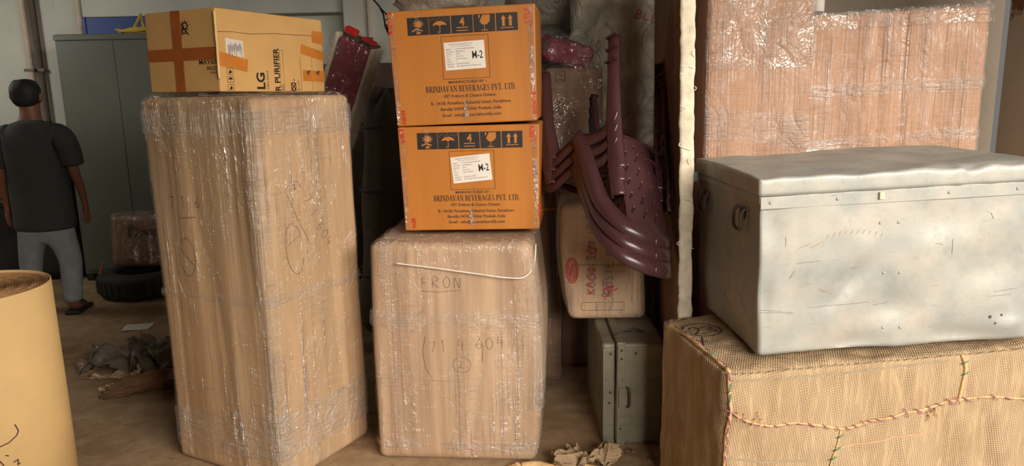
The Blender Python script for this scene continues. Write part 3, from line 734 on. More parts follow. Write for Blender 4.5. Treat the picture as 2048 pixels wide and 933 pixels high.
orange_box((-.158, 3.33, 1.440), (0, math.radians(-1.6), math.radians(-5.5)), .582, .603, .462, 'upper of the two stacked orange printed boxes, level paper label', 0,
           [('T. LTD. B', .005, .0, .09, .016, -PI / 2), ('REVERA', .052, .86, .06, .016, -PI / 2 + .06), ('LTLY', .962, .16, .06, .02, PI / 2), ('B UAGES', .957, .75, .09, .016, -PI / 2 + .05)], math.radians(1.5))

# ================================================================== RIGHT SIDE
# --- burlap bale
BR = math.radians(9.7); bw, bd, bh = 1.36, .60, .685
ba, bb = Vector((math.cos(BR), math.sin(BR), 0)), Vector((-math.sin(BR), math.cos(BR), 0))
bc = Vector((.68, 2.262, 0)) + ba * bw / 2 + bb * bd / 2
bale = empty('burlap_bale', bc, BR); tag(bale, 'square burlap bale sewn with twine, marked 23, under the silver trunk', 'bale')
V, Q, n = rbox(bw, bd, bh, .035, .014)
up = np.clip(V[:, 2] / .1, 0, 1)
V = V + n * (.010 * vnoise(V * 4, 1) + .006 * vnoise(V * 13, 2) + .004 * vnoise(V * np.array([30, 30, 8]), 3))[:, None] * up[:, None]
dip = (n[:, 2] > .6); V[:, 2] -= np.where(dip, .012, 0)
# cloth sags into ripples low on the right of the front
rip = np.exp(-((V[:, 0] - .35) / .3) ** 2) * (n[:, 1] < -.5) * np.clip((.5 - V[:, 2]) / .3, 0, 1)
V[:, 1] += .012 * rip * np.sin(V[:, 0] * 38 + V[:, 2] * 9)
link('burlap_cover', mesh_np('burlap_cover', V, Q), 'burlap', bale, True)
bvb = BVHTree.FromPolygons(V.tolist(), Q.tolist())
fo = (-bw / 2, -bd / 2, 0)
def bale_front(u, z): 
    h = bvb.ray_cast(Vector((-bw / 2 + u, -bd / 2 - .3, z)), Vector((0, 1, 0)))[0]
    return h if h else Vector((-bw / 2 + u, -bd / 2, z))
def bale_top(u, v):
    h = bvb.ray_cast(Vector((-bw / 2 + u, -bd / 2 + v, 1.2)), Vector((0, 0, -1)))[0]
    return h if h else Vector((-bw / 2 + u, -bd / 2 + v, bh))
M['twine'] = plain('natural_twine', srgb(206, 168, 118), .9, var=.2, vs=80)
M['thread_mauve'] = plain('mauve_thread', srgb(160, 100, 122), .8)
M['thread_green'] = plain('green_thread', srgb(52, 140, 112), .7)
seam = [(.007, .549), (.067, .51), (.148, .483), (.228, .484), (.33, .465), (.42, .444), (.482, .451), (.544, .462), (.641, .476), (.733, .484), (.81, .501), (.882, .505), (.985, .505), (1.113, .486), (1.3, .48)]
path = [bale_front(p.x, p.y) + Vector((0, -.003, 0)) for p in bez([(a, b, 0) for a, b in seam], 8)]
mb = MB(); mb.tube(path, [.003 + .002 * rr.random() for _ in path], 6); mb.build('hem_roll', 'twine', bale, True)
mb = MB()
for pl in ([(.012, .67), (.012, .62), (.016, .55), (.012, .49), (.010, .42), (.010, .354), (.012, .2), (.012, .05)],):
    p2 = [bale_front(p.x, p.y) + Vector((-.004, -.002, 0)) for p in bez([(a, b, 0) for a, b in pl], 6)]
    mb.tube(p2, [.004 + .003 * rr.random() for _ in p2], 6)
mb.build('corner_hem', 'twine', bale, True)
mb = MB(); p2 = [bale_front(p.x, p.y) + Vector((0, -.002, 0)) for p in bez([(.85, .665, 0), (.869, .62, 0), (.864, .574, 0), (.853, .507, 0)], 6)]; mb.tube(p2, .006, 6)
p2 = [bale_front(p.x, p.y) + Vector((0, -.002, 0)) for p in bez([(.411, .435, 0), (.398, .375, 0), (.388, .315, 0), (.38, .1, 0)], 6)]; mb.tube(p2, .003, 6); mb.build('panel_hem', 'twine', bale, True)
smb = MB(); smb.tube([(-.014, 0, .006), (-.006, -.006, .003), (.004, -.006, -.002), (.012, -.002, -.008)], [.0012, .0018, .0018, .001], 5)
st0 = smb.build('stitch', 'thread_mauve', bale, True); stm = st0.data; stg = stm.copy(); stg.materials[0] = M['thread_green']
first = [st0]
def stitch(p, rz=0, ry=0, green=False, sc=1.):
    if first and not green: o = first.pop()
    else:
        o = bpy.data.objects.new('stitch', stg if green else stm); COL.objects.link(o); o.parent = bale
    o.location = p; o.rotation_euler = (0, ry, rz); o.scale = (sc, 1, sc)
for k in range(30):
    t = k / 29 * (len(path) - 1); i = int(t)
    stitch(path[i] + Vector((0, -.003, 0)), 0, rr.uniform(-.3, .6), sc=rr.uniform(.8, 1.4))
for k in range(16):
    z = .66 - k * .036; q = bale_front(.012, z); stitch(q + Vector((-.004, -.006, 0)), 0, 1.0 + rr.uniform(-.3, .3), green=k in (1, 2), sc=1.2)
for (u, z) in ((.862, .64), (.868, .60), (.41, .42), (.40, .375), (.39, .34)): stitch(bale_front(u, z) + Vector((0, -.004, 0)), 0, -.9, True)
for k in range(10):
    v = .05 + k * .054; q = bale_top(.02 + .01 * rr.random(), v); stitch(q + Vector((0, 0, .006)), rr.uniform(.3, 1.2), 0, green=k == 2, sc=1.1)
mb = MB(); p2 = [bale_top(.018, v) + Vector((0, 0, .001)) for v in np.linspace(.02, .56, 28)]; mb.tube(p2, [.005 + .004 * rr.random() for _ in p2], 6); mb.build('top_hem', 'twine', bale, True)
drape('handwriting', 'purple_ink', bale, bvb, (-bw / 2, -bd / 2, bh), (1, 0, 0), (0, 1, 0),
      write('23', .05, .36, .085, .55, sp=.05) + [oval(.095, .41, .068, .082)] + [[(-.0 + .01, .31), (.06, .29)], [(.06, .33), (.03, .25)]], .005, .003)
M['faded_blue'] = plain('faded_blue_stripe', srgb(150, 132, 108), .9)
M['faded_red'] = plain('faded_red_mark', srgb(206, 150, 116), .9)
drape('woven_stripe', 'faded_blue', bale, bvb, fo, (1, 0, 0), (0, 0, 1), [[(.02, .648), (.19, .640), (.384, .64), (.61, .643), (.799, .65)]], .007, .002)
drape('woven_stripe', 'faded_blue', bale, bvb, fo, (1, 0, 0), (0, 0, 1), [[(.014, .377), (.128, .351), (.304, .336)]], .007, .002)
drape('crayon_mark', 'faded_red', bale, bvb, fo, (1, 0, 0), (0, 0, 1), [[(.412, .374), (.55, .385), (.72, .396)]], .005, .002)
mb = MB()
for (u, z, kk) in ((.10, .52, 4), (.75, .47, 7), (.05, .535, 4)):
    for j in range(kk):
        p = bale_front(u + rr.uniform(-.02, .02), z + rr.uniform(-.015, .015)); q = [p, p + Vector((rr.uniform(-.01, .01), -.012, rr.uniform(-.005, .012))), p + Vector((rr.uniform(-.02, .02), -.014, rr.uniform(-.03, .0)))]
        mb.tube(bez(q, 3), .0014, 4)
mb.build('frayed_threads', 'twine', bale)['kind'] = 'stuff'

# --- silver tin trunk
TY = math.radians(3); TL, TD, TH = .975, .66, .60
trunk = empty('tin_trunk', (.815, 2.375, .690), rot=(0, math.radians(-1.7), TY)); tag(trunk, 'large dented silver tin trunk with closed lid on the burlap bale', 'trunk')
def dents(V, n, lst, axis):
    for (a, b, ra, rb, depth, ang) in lst:
        c, s_ = math.cos(ang), math.sin(ang)
        A = V[:, 0 if axis != 0 else 1] - a; B = V[:, 2] - b
        P_, Q_ = A * c + B * s_, -A * s_ + B * c
        V[:, axis] += np.where(np.abs(n[:, axis]) > .6, depth * np.exp(-(P_ / ra) ** 2 - (Q_ / rb) ** 2), 0)
V, Q, n = rbox(TL, TD, .545, .006, .0125); V[:, 0] += TL / 2; V[:, 1] += TD / 2
fr = n[:, 1] < -.6
Vf = V.copy()
dents(Vf, n, [(a, b, c, d, e * 1.1, f) for a, b, c, d, e, f in [(.30, .235, .09, .03, .012, .75), (.27, .215, .05, .016, -.006, .75), (.30, .02, .10, .035, .010, .1), (.03, .46, .05, .09, .008, 0), (.45, .15, .06, .05, .010, .3), (.72, .02, .12, .03, .012, -.1), (.86, .05, .05, .03, -.008, 0), (.78, .27, .12, .08, .008, .2), (.62, .42, .15, .06, .005, 0), (.015, .2, .03, .1, .01, 0), (.55, .3, .05, .12, -.004, .3)]], 1)
V[fr] = Vf[fr]
sdl = n[:, 0] < -.6; Vf = V.copy(); dents(Vf, n, [(.3, .3, .12, .2, .010, 0), (.55, .15, .1, .1, -.006, .3)], 0); V[sdl] = Vf[sdl]
V += n * (.0035 * vnoise(V * 6, 4) + .0012 * vnoise(V * 17, 5))[:, None]
link('trunk_body', mesh_np('trunk_body', V, Q), 'zinc', trunk, True)
bvt = BVHTree.FromPolygons(V.tolist(), Q.tolist())
V, Q, n = rbox(TL + .02, TD + .02, .062, .005, .0125); V[:, 0] += TL / 2; V[:, 1] += TD / 2; V[:, 2] += .538
top = n[:, 2] > .6
V[:, 2] += np.where(top, .006 * vnoise(V * 5, 9) + .004 * vnoise(V * 12, 10), 0)
edge = np.exp(-((V[:, 1] + .01) / .03) ** 2)
for (x, w_, dz, dy) in ((.60, .05, -.020, .022), (.70, .045, -.028, .03), (.66, .015, .012, -.008), (.30, .05, -.008, .01), (.47, .06, -.006, .012), (.82, .07, -.014, .016), (.12, .06, -.004, .004)):
    g = np.exp(-((V[:, 0] - x) / w_) ** 2) * edge; V[:, 2] += .7 * dz * g * np.clip((V[:, 2] - .54) / .06, 0, 1); V[:, 1] += .35 * dy * g
lid = link('lid', mesh_np('lid', V, Q), 'zinc', trunk, True)
mb = MB(); mb.box(-.002, TL + .002, -.0045, .003, .496, .536); mb.build('front_band', 'zinc', trunk, bevel=.0015)
mb = MB(); mb.box(-.0045, .003, 0, TD, .515, .537); mb.build('side_band', 'zinc', trunk, bevel=.0015)
rv_ = MB(); rv_.lathe([(0, .0032), (.0025, .003), (.0048, .0016), (.006, 0)], 10)
rvm = None
for (x, z) in ((.397, .429), (.459, .427), (.417, .26), (.470, .258), (.425, .069), (.483, .067), (.03, .517), (.25, .517), (.62, .517), (.85, .517)):
    if rvm is None: o = rv_.build('rivet', 'zinc', trunk, True); rvm = o.data
    else: o = bpy.data.objects.new('rivet', rvm); COL.objects.link(o); o.parent = trunk
    h = bvt.ray_cast(Vector((x, -.3, z)), Vector((0, 1, 0)))[0]; y = -.005 if z > .49 else (h.y if h else 0)
    o.location = (x, y, z); o.rotation_euler = (PI / 2, 0, 0)
for y in (.155, .545):
    mb = MB(); z = .45
    mb.tube(bez([(-.006, y - .036, z + .03), (-.02, y - .036, z + .012), (-.022, y - .034, z - .03), (-.02, y - .02, z - .044), (-.02, y + .02, z - .044), (-.022, y + .034, z - .03), (-.02, y + .036, z + .012), (-.006, y + .036, z + .03)], 4), .006, 8)
    h = mb.build('handle', 'steel_dark', trunk, True)
    mb = MB(); mb.box(-.008, 0, y - .018, y + .018, z - .01, z + .03); mb.build('handle_plate', 'steel_dark', h, bevel=.002)
mb = MB(); mb.box(-.03, .0, TD - .02, TD + .004, .505, .545); mb.build('hinge_lug', 'zinc', trunk, bevel=.003)
mb = MB(); mb.box(.385, .402, -.012, -.004, .508, .532); mb.build('latch_tab', 'cream_edge', trunk, bevel=.002)
M['scratch'] = plain('scratched_zinc', srgb(110, 106, 100), .6)
M['scuff'] = plain('brown_scuff', srgb(168, 146, 118), .7)
drape('scratches', 'scratch', trunk, bvt, (0, 0, 0), (1, 0, 0), (0, 0, 1),
      [[(.006, .156), (.08, .15)], [(.17, .155), (.374, .162)], [(.005, .148), (.11, .144)], [(.39, .15), (.44, .153)], [(.80, .17), (.88, .178)], [(.79, .155), (.86, .158)], [(.645, .31), (.645, .36)], [(.1, .26), (.115, .285)], [(.12, .31), (.2, .315)], [(.61, .345), (.585, .35)], [(.78, .42), (.77, .44)], [(.085, .37), (.085, .4)]] , .0014, .0008)['kind'] = 'stuff'
drape('scuff_marks', 'scuff', trunk, bvt, (0, 0, 0), (1, 0, 0), (0, 0, 1),
      [[(.22 + .02 * k, .40 - .0007 * (k - 4) ** 2), (.226 + .02 * k, .412 - .0007 * (k - 4) ** 2)] for k in range(10)] + [[(.13 + .012 * k, .36 + .004 * (k % 3)), (.14 + .012 * k, .368 + .004 * (k % 3))] for k in range(7)] + [[(.2 + .008 * k, .22 - .003 * k), (.206 + .008 * k, .21 - .003 * k)] for k in range(6)], .002, .0008)['kind'] = 'stuff'
drape('dark_specks', 'ink_soft', trunk, bvt, (0, 0, 0), (1, 0, 0), (0, 0, 1), [oval(.792, .083, .003, .004), oval(.83, .088, .002, .002), oval(.81, .06, .0015, .0015)], .004, .0008)
drape('scratches', 'scratch', trunk, bvt, (0, TD, 0), (0, -1, 0), (0, 0, 1), [[(.50, .33), (.505, .25)], [(.45, .17), (.54, .12)], [(.3, .12), (.36, .09)], [(.52, .07), (.53, .05)], [(.02, .25), (.1, .21)]], .002, .0008)['kind'] = 'stuff'

# --- upright padded board
bd_ = empty('padded_board', (.708, 2.93, 0), rot=(0, math.radians(-.9), math.radians(-3.6)))
tag(bd_, 'tall upright wrapped board seen edge-on between chairs and silver trunk', 'board')
mb = MB(); mb.box(-.024, .024, .004, .80, 0, 2.25); mb.build('panel', 'kraft_d', bd_, bevel=.004)
V, Q, n = rbox(.056, .02, 2.24, .008, .012); V[:, 0] += .004 * fbm(V * 22, 3); V[:, 1] += .003 * fbm(V * 30, 5)
link('frayed_edge', mesh_np('frayed_edge', V, Q), 'cream_edge', bd_, True)
V, Q, n = rbox(.062, .79, 2.0, .008, .03); V[:, 1] += .415; V[:, 2] += .22; V[:, 0] += .002 * fbm(V * np.array([30, 30, 8]), 4); 
keep = [q for q in Q.tolist() if np.mean(n[q, 1]) > -.5]
link('stretch_film', mesh_np('stretch_film', V, np.array(keep)), film('film_on_board', sx=5, sz=60, lo=.06, hi=.3, haze=.5), bd_, True)
mb = MB()
for k in range(16):
    z = rr.uniform(.7, 2.1); mb.tube(bez([(rr.choice((-.026, .028)), -.008, z), (rr.uniform(-.04, .045), -.014, z - .012), (rr.uniform(-.035, .04), -.01, z - .03)], 3), .0015, 4)
mb.build('frayed_threads', 'string', bd_)['kind'] = 'stuff'

# --- russet cartons behind the silver trunk
c3, bv3 = wrapped('wrapped_carton', .45, .36, 2.2, (1.075, 3.46, 0), 0, 'kraft_r', 'film_r', .012, .02, .004, .004, 21)
film_band(c3, .45, .36, .012, 1.62, 2.12, 'film_thin', .008, seed=9)
film_band(c3, .45, .36, .012, 1.30, 1.48, 'film_band', .006, seed=19, slope=-.1)
tag(c3, 'tall narrow russet wrapped carton beside the edge-on board, taller than its neighbour', 'carton')
def tilt4(P):
    P = P.copy(); t = P[:, 2] / 1.88; P[:, 2] += .018 * (P[:, 0] / .4) * np.clip(t, 0, 1); P[:, 0] -= .012 * t; P[:, 1] += np.where(P[:, 1] < -.1, .03 * np.exp(-((P[:, 0] - .02) / .012) ** 2) + .012 * np.exp(-((P[:, 0] + .22) / .05) ** 2), 0); return P
c4, bv4 = wrapped('wrapped_carton', .81, .42, 1.88, (1.735, 3.63, 0), 0, 'kraft_r', 'film_r', .022, .02, .008, .012, 27, shape=tilt4)
film_band(c4, .81, .42, .022, 1.50, 1.60, 'film_band', .012, seed=8, shape=tilt4)
film_band(c4, .81, .42, .022, 1.28, 1.36, 'film_band', .012, seed=12, shape=tilt4, slope=.04)
tag(c4, 'wide russet wrapped carton behind the silver trunk, next to the peeling wall', 'carton')
V, Q, n = rbox(.84, .45, .12, .03, .02); sd = (n[:, 2] > -.3); keep = [q for q in Q.tolist() if all(sd[i] for i in q)]
V = V + n * (.006 * np.abs(fbm(V * 25, 5)))[:, None]; V[:, 2] += 1.775 + .018 * V[:, 0] / .4 - .02 * np.clip(V[:, 0] - .1, 0, 1) * (n[:, 2] < .5)
link('film_fold', mesh_np('film_fold', V, np.array(keep)), 'film_thin', c4, True)
mb = MB(); mb.lathe([(.030, .0), (.037, .0), (.037, .22), (.042, .225), (.042, .30), (.036, .30), (.030, .29), (.030, .0)], 24)
o = mb.build('plastic_pipe', 'pipe_white', None, True); o.location = (1.41, 3.56, 1.893); tag(o, 'short white plastic pipe standing on the wide russet carton', 'pipe')
# ================================================================== MIDDLE
# --- old tin trunk stood on its side, lid to the left
ot = empty('tin_trunk', (.386, 3.112, 0), math.radians(0)); tag(ot, 'old grey-green tin trunk standing on its side on the floor under a wrapped parcel', 'trunk')
ow, od, oh = .272, .70, .475
def tin(name, x0, x1, seed):
    V, Q, n = rbox(x1 - x0, od, oh, .006, .016); V[:, 0] += (x0 + x1) / 2; V[:, 1] += od / 2
    V += n * (.003 * vnoise(V * 8, seed) + .0012 * vnoise(V * 25, seed + 1))[:, None] * np.clip(V[:, 2:3] / .03, 0, 1)
    return link(name, mesh_np(name, V, Q), 'zinc_old', ot, True)
tin('lid', 0, .055, 2); tin('trunk_body', .060, ow, 6)
mb = MB(); mb.box(.063, .098, -.008, .002, .0, oh + .004); mb.box(.063, .098, -.008, od - .03, oh + .001, oh + .008); mb.build('rim_band', 'zinc_old', ot, bevel=.0015)
mb = MB(); mb.box(.066, .097, -.014, -.007, .395, .468); mb.build('hinge_plate', 'zinc_old', ot, bevel=.002)
mb = MB(); mb.box(.070, .102, -.016, -.007, .185, .275); hs = mb.build('hasp', 'zinc_old', ot, bevel=.002)
mb = MB(); mb.tube(bez([(.105, -.004, .275), (.115, -.022, .268), (.117, -.024, .235), (.117, -.024, .215), (.114, -.02, .19), (.106, -.004, .185)], 4), .005, 8); mb.build('staple', 'steel_dark', hs, True)
for (x, z) in ((.11, .272), (.11, .19)):
    mb = MB(); mb.box(x - .012, x + .014, -.006, .001, z - .012, z + .012); mb.build('staple_plate', 'zinc_old', hs, bevel=.002)
rm = None
for (x, z) in ((.035, .43), (.035, .25), (.03, .20), (.08, .45), (.08, .41), (.08, .08), (.145, .43)):
    if rm is None: o = rv_.build('rivet', 'steel_dark', ot, True); rm = o.data
    else: o = bpy.data.objects.new('rivet', rm); COL.objects.link(o); o.parent = ot
    o.location = (x, -.015 if x == .08 and z > .4 else (-.009 if x == .08 else -.002), z); o.rotation_euler = (PI / 2, 0, 0)
mb = MB(); mb.tube(bez([(.06, .10, oh + .004), (.08, .085, oh + .02), (.12, .10, oh + .022), (.13, .13, oh + .012), (.16, .14, oh + .010), (.2, .13, oh + .012), (.19, .16, oh + .008), (.16, .17, oh + .014), (.15, .14, oh + .02)], 6), .004, 6); mb.build('lid_catch', 'steel_dark', ot, True)
drape('edge_bead', 'zinc', ot, None, (0, 0, 0), (1, 0, 0), (0, 0, 1), [[(.005, .012), (.005, .45), (.05, .452)], [(.115, .452), (.265, .455)]], .004, .0045)

# --- wrapped parcel on the old trunk
def skew5(P):
    P = P.copy(); t = np.clip(P[:, 2] / .57, 0, 1); P[:, 0] += np.where(P[:, 0] < 0, .04 * (1 - t) ** 2, .03 * (1 - t)); P[:, 2] -= .02 * np.clip(P[:, 0] / .2, -1, 1) * (1 - t) * 0; return P
c5, bv5 = wrapped('wrapped_parcel', .375, .38, .565, (.418, 3.605, .486), math.radians(-2.5), 'kraft_parcel', 'film', .035, .012, .016, .003, 33, shape=skew5, wrink=.006)
tag(c5, 'wrapped parcel scribbled in red and grey, standing on the old tin trunk', 'parcel')
po = (-.1875, -.21, 0)
M['grey_ink'] = plain('grey_marker', srgb(118, 108, 100), .7)
drape('handwriting', 'grey_ink', c5, bv5, po, (1, 0, 0), (0, 0, 1), write('KOCHISON IR', .165, .13, .038, .7, ang=PI / 2, sp=.16), .004)
drape('handwriting', 'grey_ink', c5, bv5, po, (1, 0, 0), (0, 0, 1), write('POSTE CAL', .245, .13, .038, .7, ang=PI / 2, sp=.16), .004)
drape('red_scribble', 'red_ink', c5, bv5, po, (1, 0, 0), (0, 0, 1),
      write('KAGO', .155, .13, .035, .8, ang=PI / 2 - .05, sp=.2) + write('RAT', .24, .12, .035, .7, ang=PI / 2 + .1, sp=.1) + [[(.2, .15), (.25, .17), (.22, .13), (.27, .16)], [(.12, .30), (.15, .33), (.13, .36), (.17, .35), (.16, .31)], [(.13, .34), (.14, .39)]], .0045, .0026)
drape('red_stamp', 'red_ink', c5, bv5, po, (1, 0, 0), (0, 0, 1), [oval(.055, .245, .028, .06), oval(.055, .245, .02, .048), [(.05, .21), (.055, .28)], [(.062, .21), (.062, .275)], [(.045, .22), (.045, .265)]], .006, .0026)
drape('tape_seam', 'kraft_d', c5, bv5, po, (1, 0, 0), (0, 0, 1), [[(.05, .275), (.36, .268)], [(.10, .05), (.30, .05), (.30, .09), (.10, .09), (.10, .05)], [(.17, .05), (.17, .09)], [(.24, .05), (.24, .09)]], .0025)

# --- flat wrapped carton behind
c6, bv6 = wrapped('wrapped_carton', .56, .12, 1.30, (-.025, 3.93, 0), 0, 'kraft_d', 'film', .01, .025, .003, .003, 41)
tag(c6, 'thin brown wrapped carton with a yellow strap behind the waist-high carton', 'carton')
mb = MB(); mb.box(-.285, .285, -.073, .073, .945, .957); mb.build('strap', 'rope_yellow', c6)

# --- stack of upturned plastic chairs
CM = Matrix(((-.77871, -.62191, -.08274), (-.51854, .71223, -.47313), (.35317, -.32552, -.8771))).to_4x4()
CM.translation = Vector((.433, 3.464, 1.661))
def leg_mesh(mb, path, w, ax1, ax2, th=.012):
    """channel-section leg: two webs meeting at a rounded spine"""
    P = bez(path, 5); n = len(P); Wd = [w[0] + (w[1] - w[0]) * i / (n - 1) for i in range(n)]
    a, b = Vector(ax1).normalized(), Vector(ax2).normalized()
    prof = []
    for k in range(7):
        q = math.radians(-90 + 180 * k / 6); prof.append((math.sin(q) * .5, math.cos(q) * .42 + (.02 if k == 3 else 0)))
    base = len(mb.v)
    for p, ww in zip(P, Wd):
        for (s1, s2) in prof: mb.v.append(tuple(p + a * s1 * ww + b * s2 * ww))
        for (s1, s2) in reversed(prof): mb.v.append(tuple(p + a * s1 * (ww - 2 * th * .6) + b * (s2 * ww - th)))
    m = 14
    for i in range(n - 1):
        for j in range(m): mb.f.append((base + i * m + j, base + i * m + (j + 1) % m, base + (i + 1) * m + (j + 1) % m, base + (i + 1) * m + j))
    mb.f.append(tuple(base + j for j in range(m))[::-1]); mb.f.append(tuple(base + (n - 1) * m + j for j in range(m)))
def make_chair():
    r = empty('plastic_chair', (0, 0, 0))
    for s in (1, -1):
        # rear leg, channel open to the front
        mb = MB(); leg_mesh(mb, [(s * .144, -.205, 0), (s * .142, -.205, .2), (s * .140, -.212, .36), (s * .136, -.222, .50), (s * .13, -.235, .60)], (.062, .075), (0, 1, 0), (s, 0, 0))
        lg = mb.build('leg', 'maroon', r, True)
        mb = MB(); xs = sorted((s * .142, s * .171)); mb.box(xs[0], xs[1], -.236, -.174, -.003, .006); mb.build('foot_cap', 'maroon', lg, bevel=.003)
        # front leg
        mb = MB(); leg_mesh(mb, [(s * .151, .235, 0), (s * .153, .215, .14), (s * .155, .19, .28), (s * .152, .165, .38), (s * .148, .14, .46)], (.05, .075), (.5 * s, .85, 0), (s * .85, -.5, 0))
        lg = mb.build('leg', 'maroon', r, True)
        mb = MB(); xs = sorted((s * .148, s * .172)); mb.box(xs[0], xs[1], .208, .252, -.003, .006); mb.build('foot_cap', 'maroon', lg, bevel=.003)
        # side apron between the legs, sweeping up into the arm
        pa = bez([(s * .150, .195, .30), (s * .152, .165, .405), (s * .156, .13, .446), (s * .160, .06, .425), (s * .160, -.02, .400), (s * .156, -.10, .412), (s * .150, -.165, .40), (s * .146, -.20, .335)], 6)
        sd = []
        for i, p in enumerate(pa):
            t = (pa[min(i + 1, len(pa) - 1)] - pa[max(i - 1, 0)]).normalized(); q = Vector((s, 0, 0)).cross(t).normalized()
            if q.z < 0: q = -q
            sd.append(q * .030 + Vector((s * .006, 0, 0)))
        mb = MB(); mb.strip([p + w * .8 for p, w in zip(pa, sd)], sd, .012, [Vector((s, 0, 0))] * len(pa)); mb.build('apron', 'maroon', r, True, bevel=0)
        # arm: broad band rising from the apron and running into the top of the back
        ar = bez([(s * .160, .0, .395), (s * .172, -.055, .46), (s * .178, -.10, .55), (s * .178, -.145, .65), (s * .172, -.185, .735), (s * .155, -.235, .80), (s * .12, -.275, .845), (s * .06, -.30, .868), (0, -.306, .874)], 6)
        sd = []; nm = []
        for i, p in enumerate(ar):
            t = (ar[min(i + 1, len(ar) - 1)] - ar[max(i - 1, 0)]).normalized(); f = i / (len(ar) - 1)
            nb = Vector((s * (1 - f), -f * .9 - .25, .15)).normalized(); nb = (nb - t * nb.dot(t)).normalized()
            q = t.cross(nb); sd.append(q * (.036 - .006 * f)); nm.append(nb)
        mb = MB(); mb.strip(ar, sd, .013, nm); mb.build('arm', 'maroon', r, True)
    # back panel with slanted slots (open cells)
    nu, nv = 30, 34; mb = MB(); g = {}
    def bp(u, v):
        x = u * (.100 + .022 * v); z = .42 + .43 * v; y = -.205 - .095 * v + .028 * u * u * (1 - .4 * v) + .0
        return (x, y, z)
    for i in range(nu + 1):
        for j in range(nv + 1): g[i, j] = len(mb.v); mb.v.append(bp(-1 + 2 * i / nu, j / nv))
    for i in range(nu):
        for j in range(nv):
            hole = False
            if 3 <= j < 29 and 3 <= i < 27:
                k = (j + (i % 6)) % 6
                if (i // 6 != 10) and i % 8 in (1, 2, 3) and (j - (i % 8)) % 5 == 0: hole = True
            if not hole: mb.f.append((g[i, j], g[i + 1, j], g[i + 1, j + 1], g[i, j + 1]))
    o = mb.build('backrest', 'maroon', r, True); md = o.modifiers.new('thick', 'SOLIDIFY'); md.thickness = .008
    # seat pan, gently dished, front edge rolled over
    mb = MB(); nu, nv = 18, 20
    for i in range(nu + 1):
        for j in range(nv + 1):
            u = -1 + 2 * i / nu; v = j / nv; y = .19 - .40 * v
            z = .432 - .012 * (1 - u * u) * math.sin(PI * v) - .05 * max(0, (.12 - v) / .12) ** 2 + .02 * abs(u) ** 4
            mb.v.append((u * (.15 - .012 * v), y, z))
    for i in range(nu):
        for j in range(nv):
            a = i * (nv + 1) + j
            if i % 3 == 1 and j in (6, 9, 12, 15): continue
            mb.f.append((a, a + nv + 1, a + nv + 2, a + 1))
    o = mb.build('seat', 'maroon', r, True); md = o.modifiers.new('thick', 'SOLIDIFY'); md.thickness = .008
    # front apron
    pa = bez([(.15, .20, .33), (.12, .205, .39), (.05, .208, .405), (-.05, .208, .405), (-.12, .205, .39), (-.15, .20, .33)], 5)
    mb = MB(); mb.strip(pa, [Vector((0, 0, .022))] * len(pa), .010, [Vector((0, 1, 0))] * len(pa)); mb.build('front_rail', 'maroon', r, True)
    return r
def copy_tree(o, parent=None):
    c = o.copy(); COL.objects.link(c); c.parent = parent
    for ch in o.children: copy_tree(ch, c)
    return c
ch0 = make_chair()
labs = ['upturned maroon plastic chair, its feet highest in the nested stack', 'middle chair of the upturned maroon plastic stack', 'upturned maroon plastic chair, lowest of the nested stack with its back hanging lowest']
for k in range(3):
    o = ch0 if k == 0 else copy_tree(ch0)
    o.matrix_world = CM @ Matrix.Translation((0, 0, .057 * k))
    tag(o, labs[k], 'chair', 'upturned stacked plastic chairs')

# --- piled goods behind the chairs
def lumpy(name, m, c, rad, seed, amp=.12, fr=3., res=40, parent=None, pinch=None):
    mb = MB(); nu, nv = res, res // 2; P = []
    for j in range(nv + 1):
        ph = PI * j / nv
        for i in range(nu):
            th = 2 * PI * i / nu; P.append((math.sin(ph) * math.cos(th), math.sin(ph) * math.sin(th), math.cos(ph)))
    P = np.array(P); k = np.sign(P) * np.abs(P) ** .8
    d = 1 + amp * fbm(P * fr + seed * 3.1, seed, 4) - .5 * amp * np.abs(fbm(P * fr * 2.3 + seed, seed + 5, 3))
    V = k * d[:, None] * np.array(rad)
    if pinch: V = pinch(V)
    F = [(j * nu + i, j * nu + (i + 1) % nu, (j + 1) * nu + (i + 1) % nu, (j + 1) * nu + i) for j in range(nv) for i in range(nu)]
    me = bpy.data.meshes.new(name); me.from_pydata(V.tolist(), [], F)
    bm = bmesh.new(); bm.from_mesh(me); bmesh.ops.remove_doubles(bm, verts=bm.verts, dist=1e-4); bmesh.ops.recalc_face_normals(bm, faces=bm.faces); bm.to_mesh(me); bm.free()
    o = link(name, me, m, parent, True); o.location = c; return o
s1, _ = wrapped('wrapped_carton', .78, .60, 1.16, (.66, 4.36, 0), 0, 'kraft_d', 'film', .02, .04, .006, .004, 51)
tag(s1, 'dark brown wrapped carton under the milky plastic sack', 'carton')
e1, bve = wrapped('wrapped_carton', .30, .30, .50, (.335, 4.22, 1.175), math.radians(8), 'kraft_d', 'film_thin', .012, .02, .008, .003, 57, filmoff=.012, wrink=.012)
tag(e1, 'small brown carton in loose clear plastic behind the upturned chairs', 'carton')
drape('printed_icon', 'ink_soft', e1, bve, (-.15, -.16, 0), (1, 0, 0), (0, 0, 1), [[(.04, .43), (.09, .43), (.09, .48), (.04, .48), (.04, .43)], [(.05, .44), (.08, .44)], [(.055, .47), (.075, .455)]], .006)
drape('printed_mark', 'ink_soft', e1, bve, (-.15, -.16, 0), (1, 0, 0), (0, 0, 1), write('E', .05, .26, .055, .6), .012)
bagc = lumpy('plastic_sack', 'bag', (.77, 4.35, 1.72), (.46, .28, .56), 4, .13, 1.9, 96)
bag = empty('plastic_bag', (.77, 4.35, 1.16)); tag(bag, 'big milky plastic sack of bedding bulging behind the upturned chairs', 'sack')
bagc.parent = bag; bagc.location = (0, 0, .56); bagc.name = 'bag_skin'
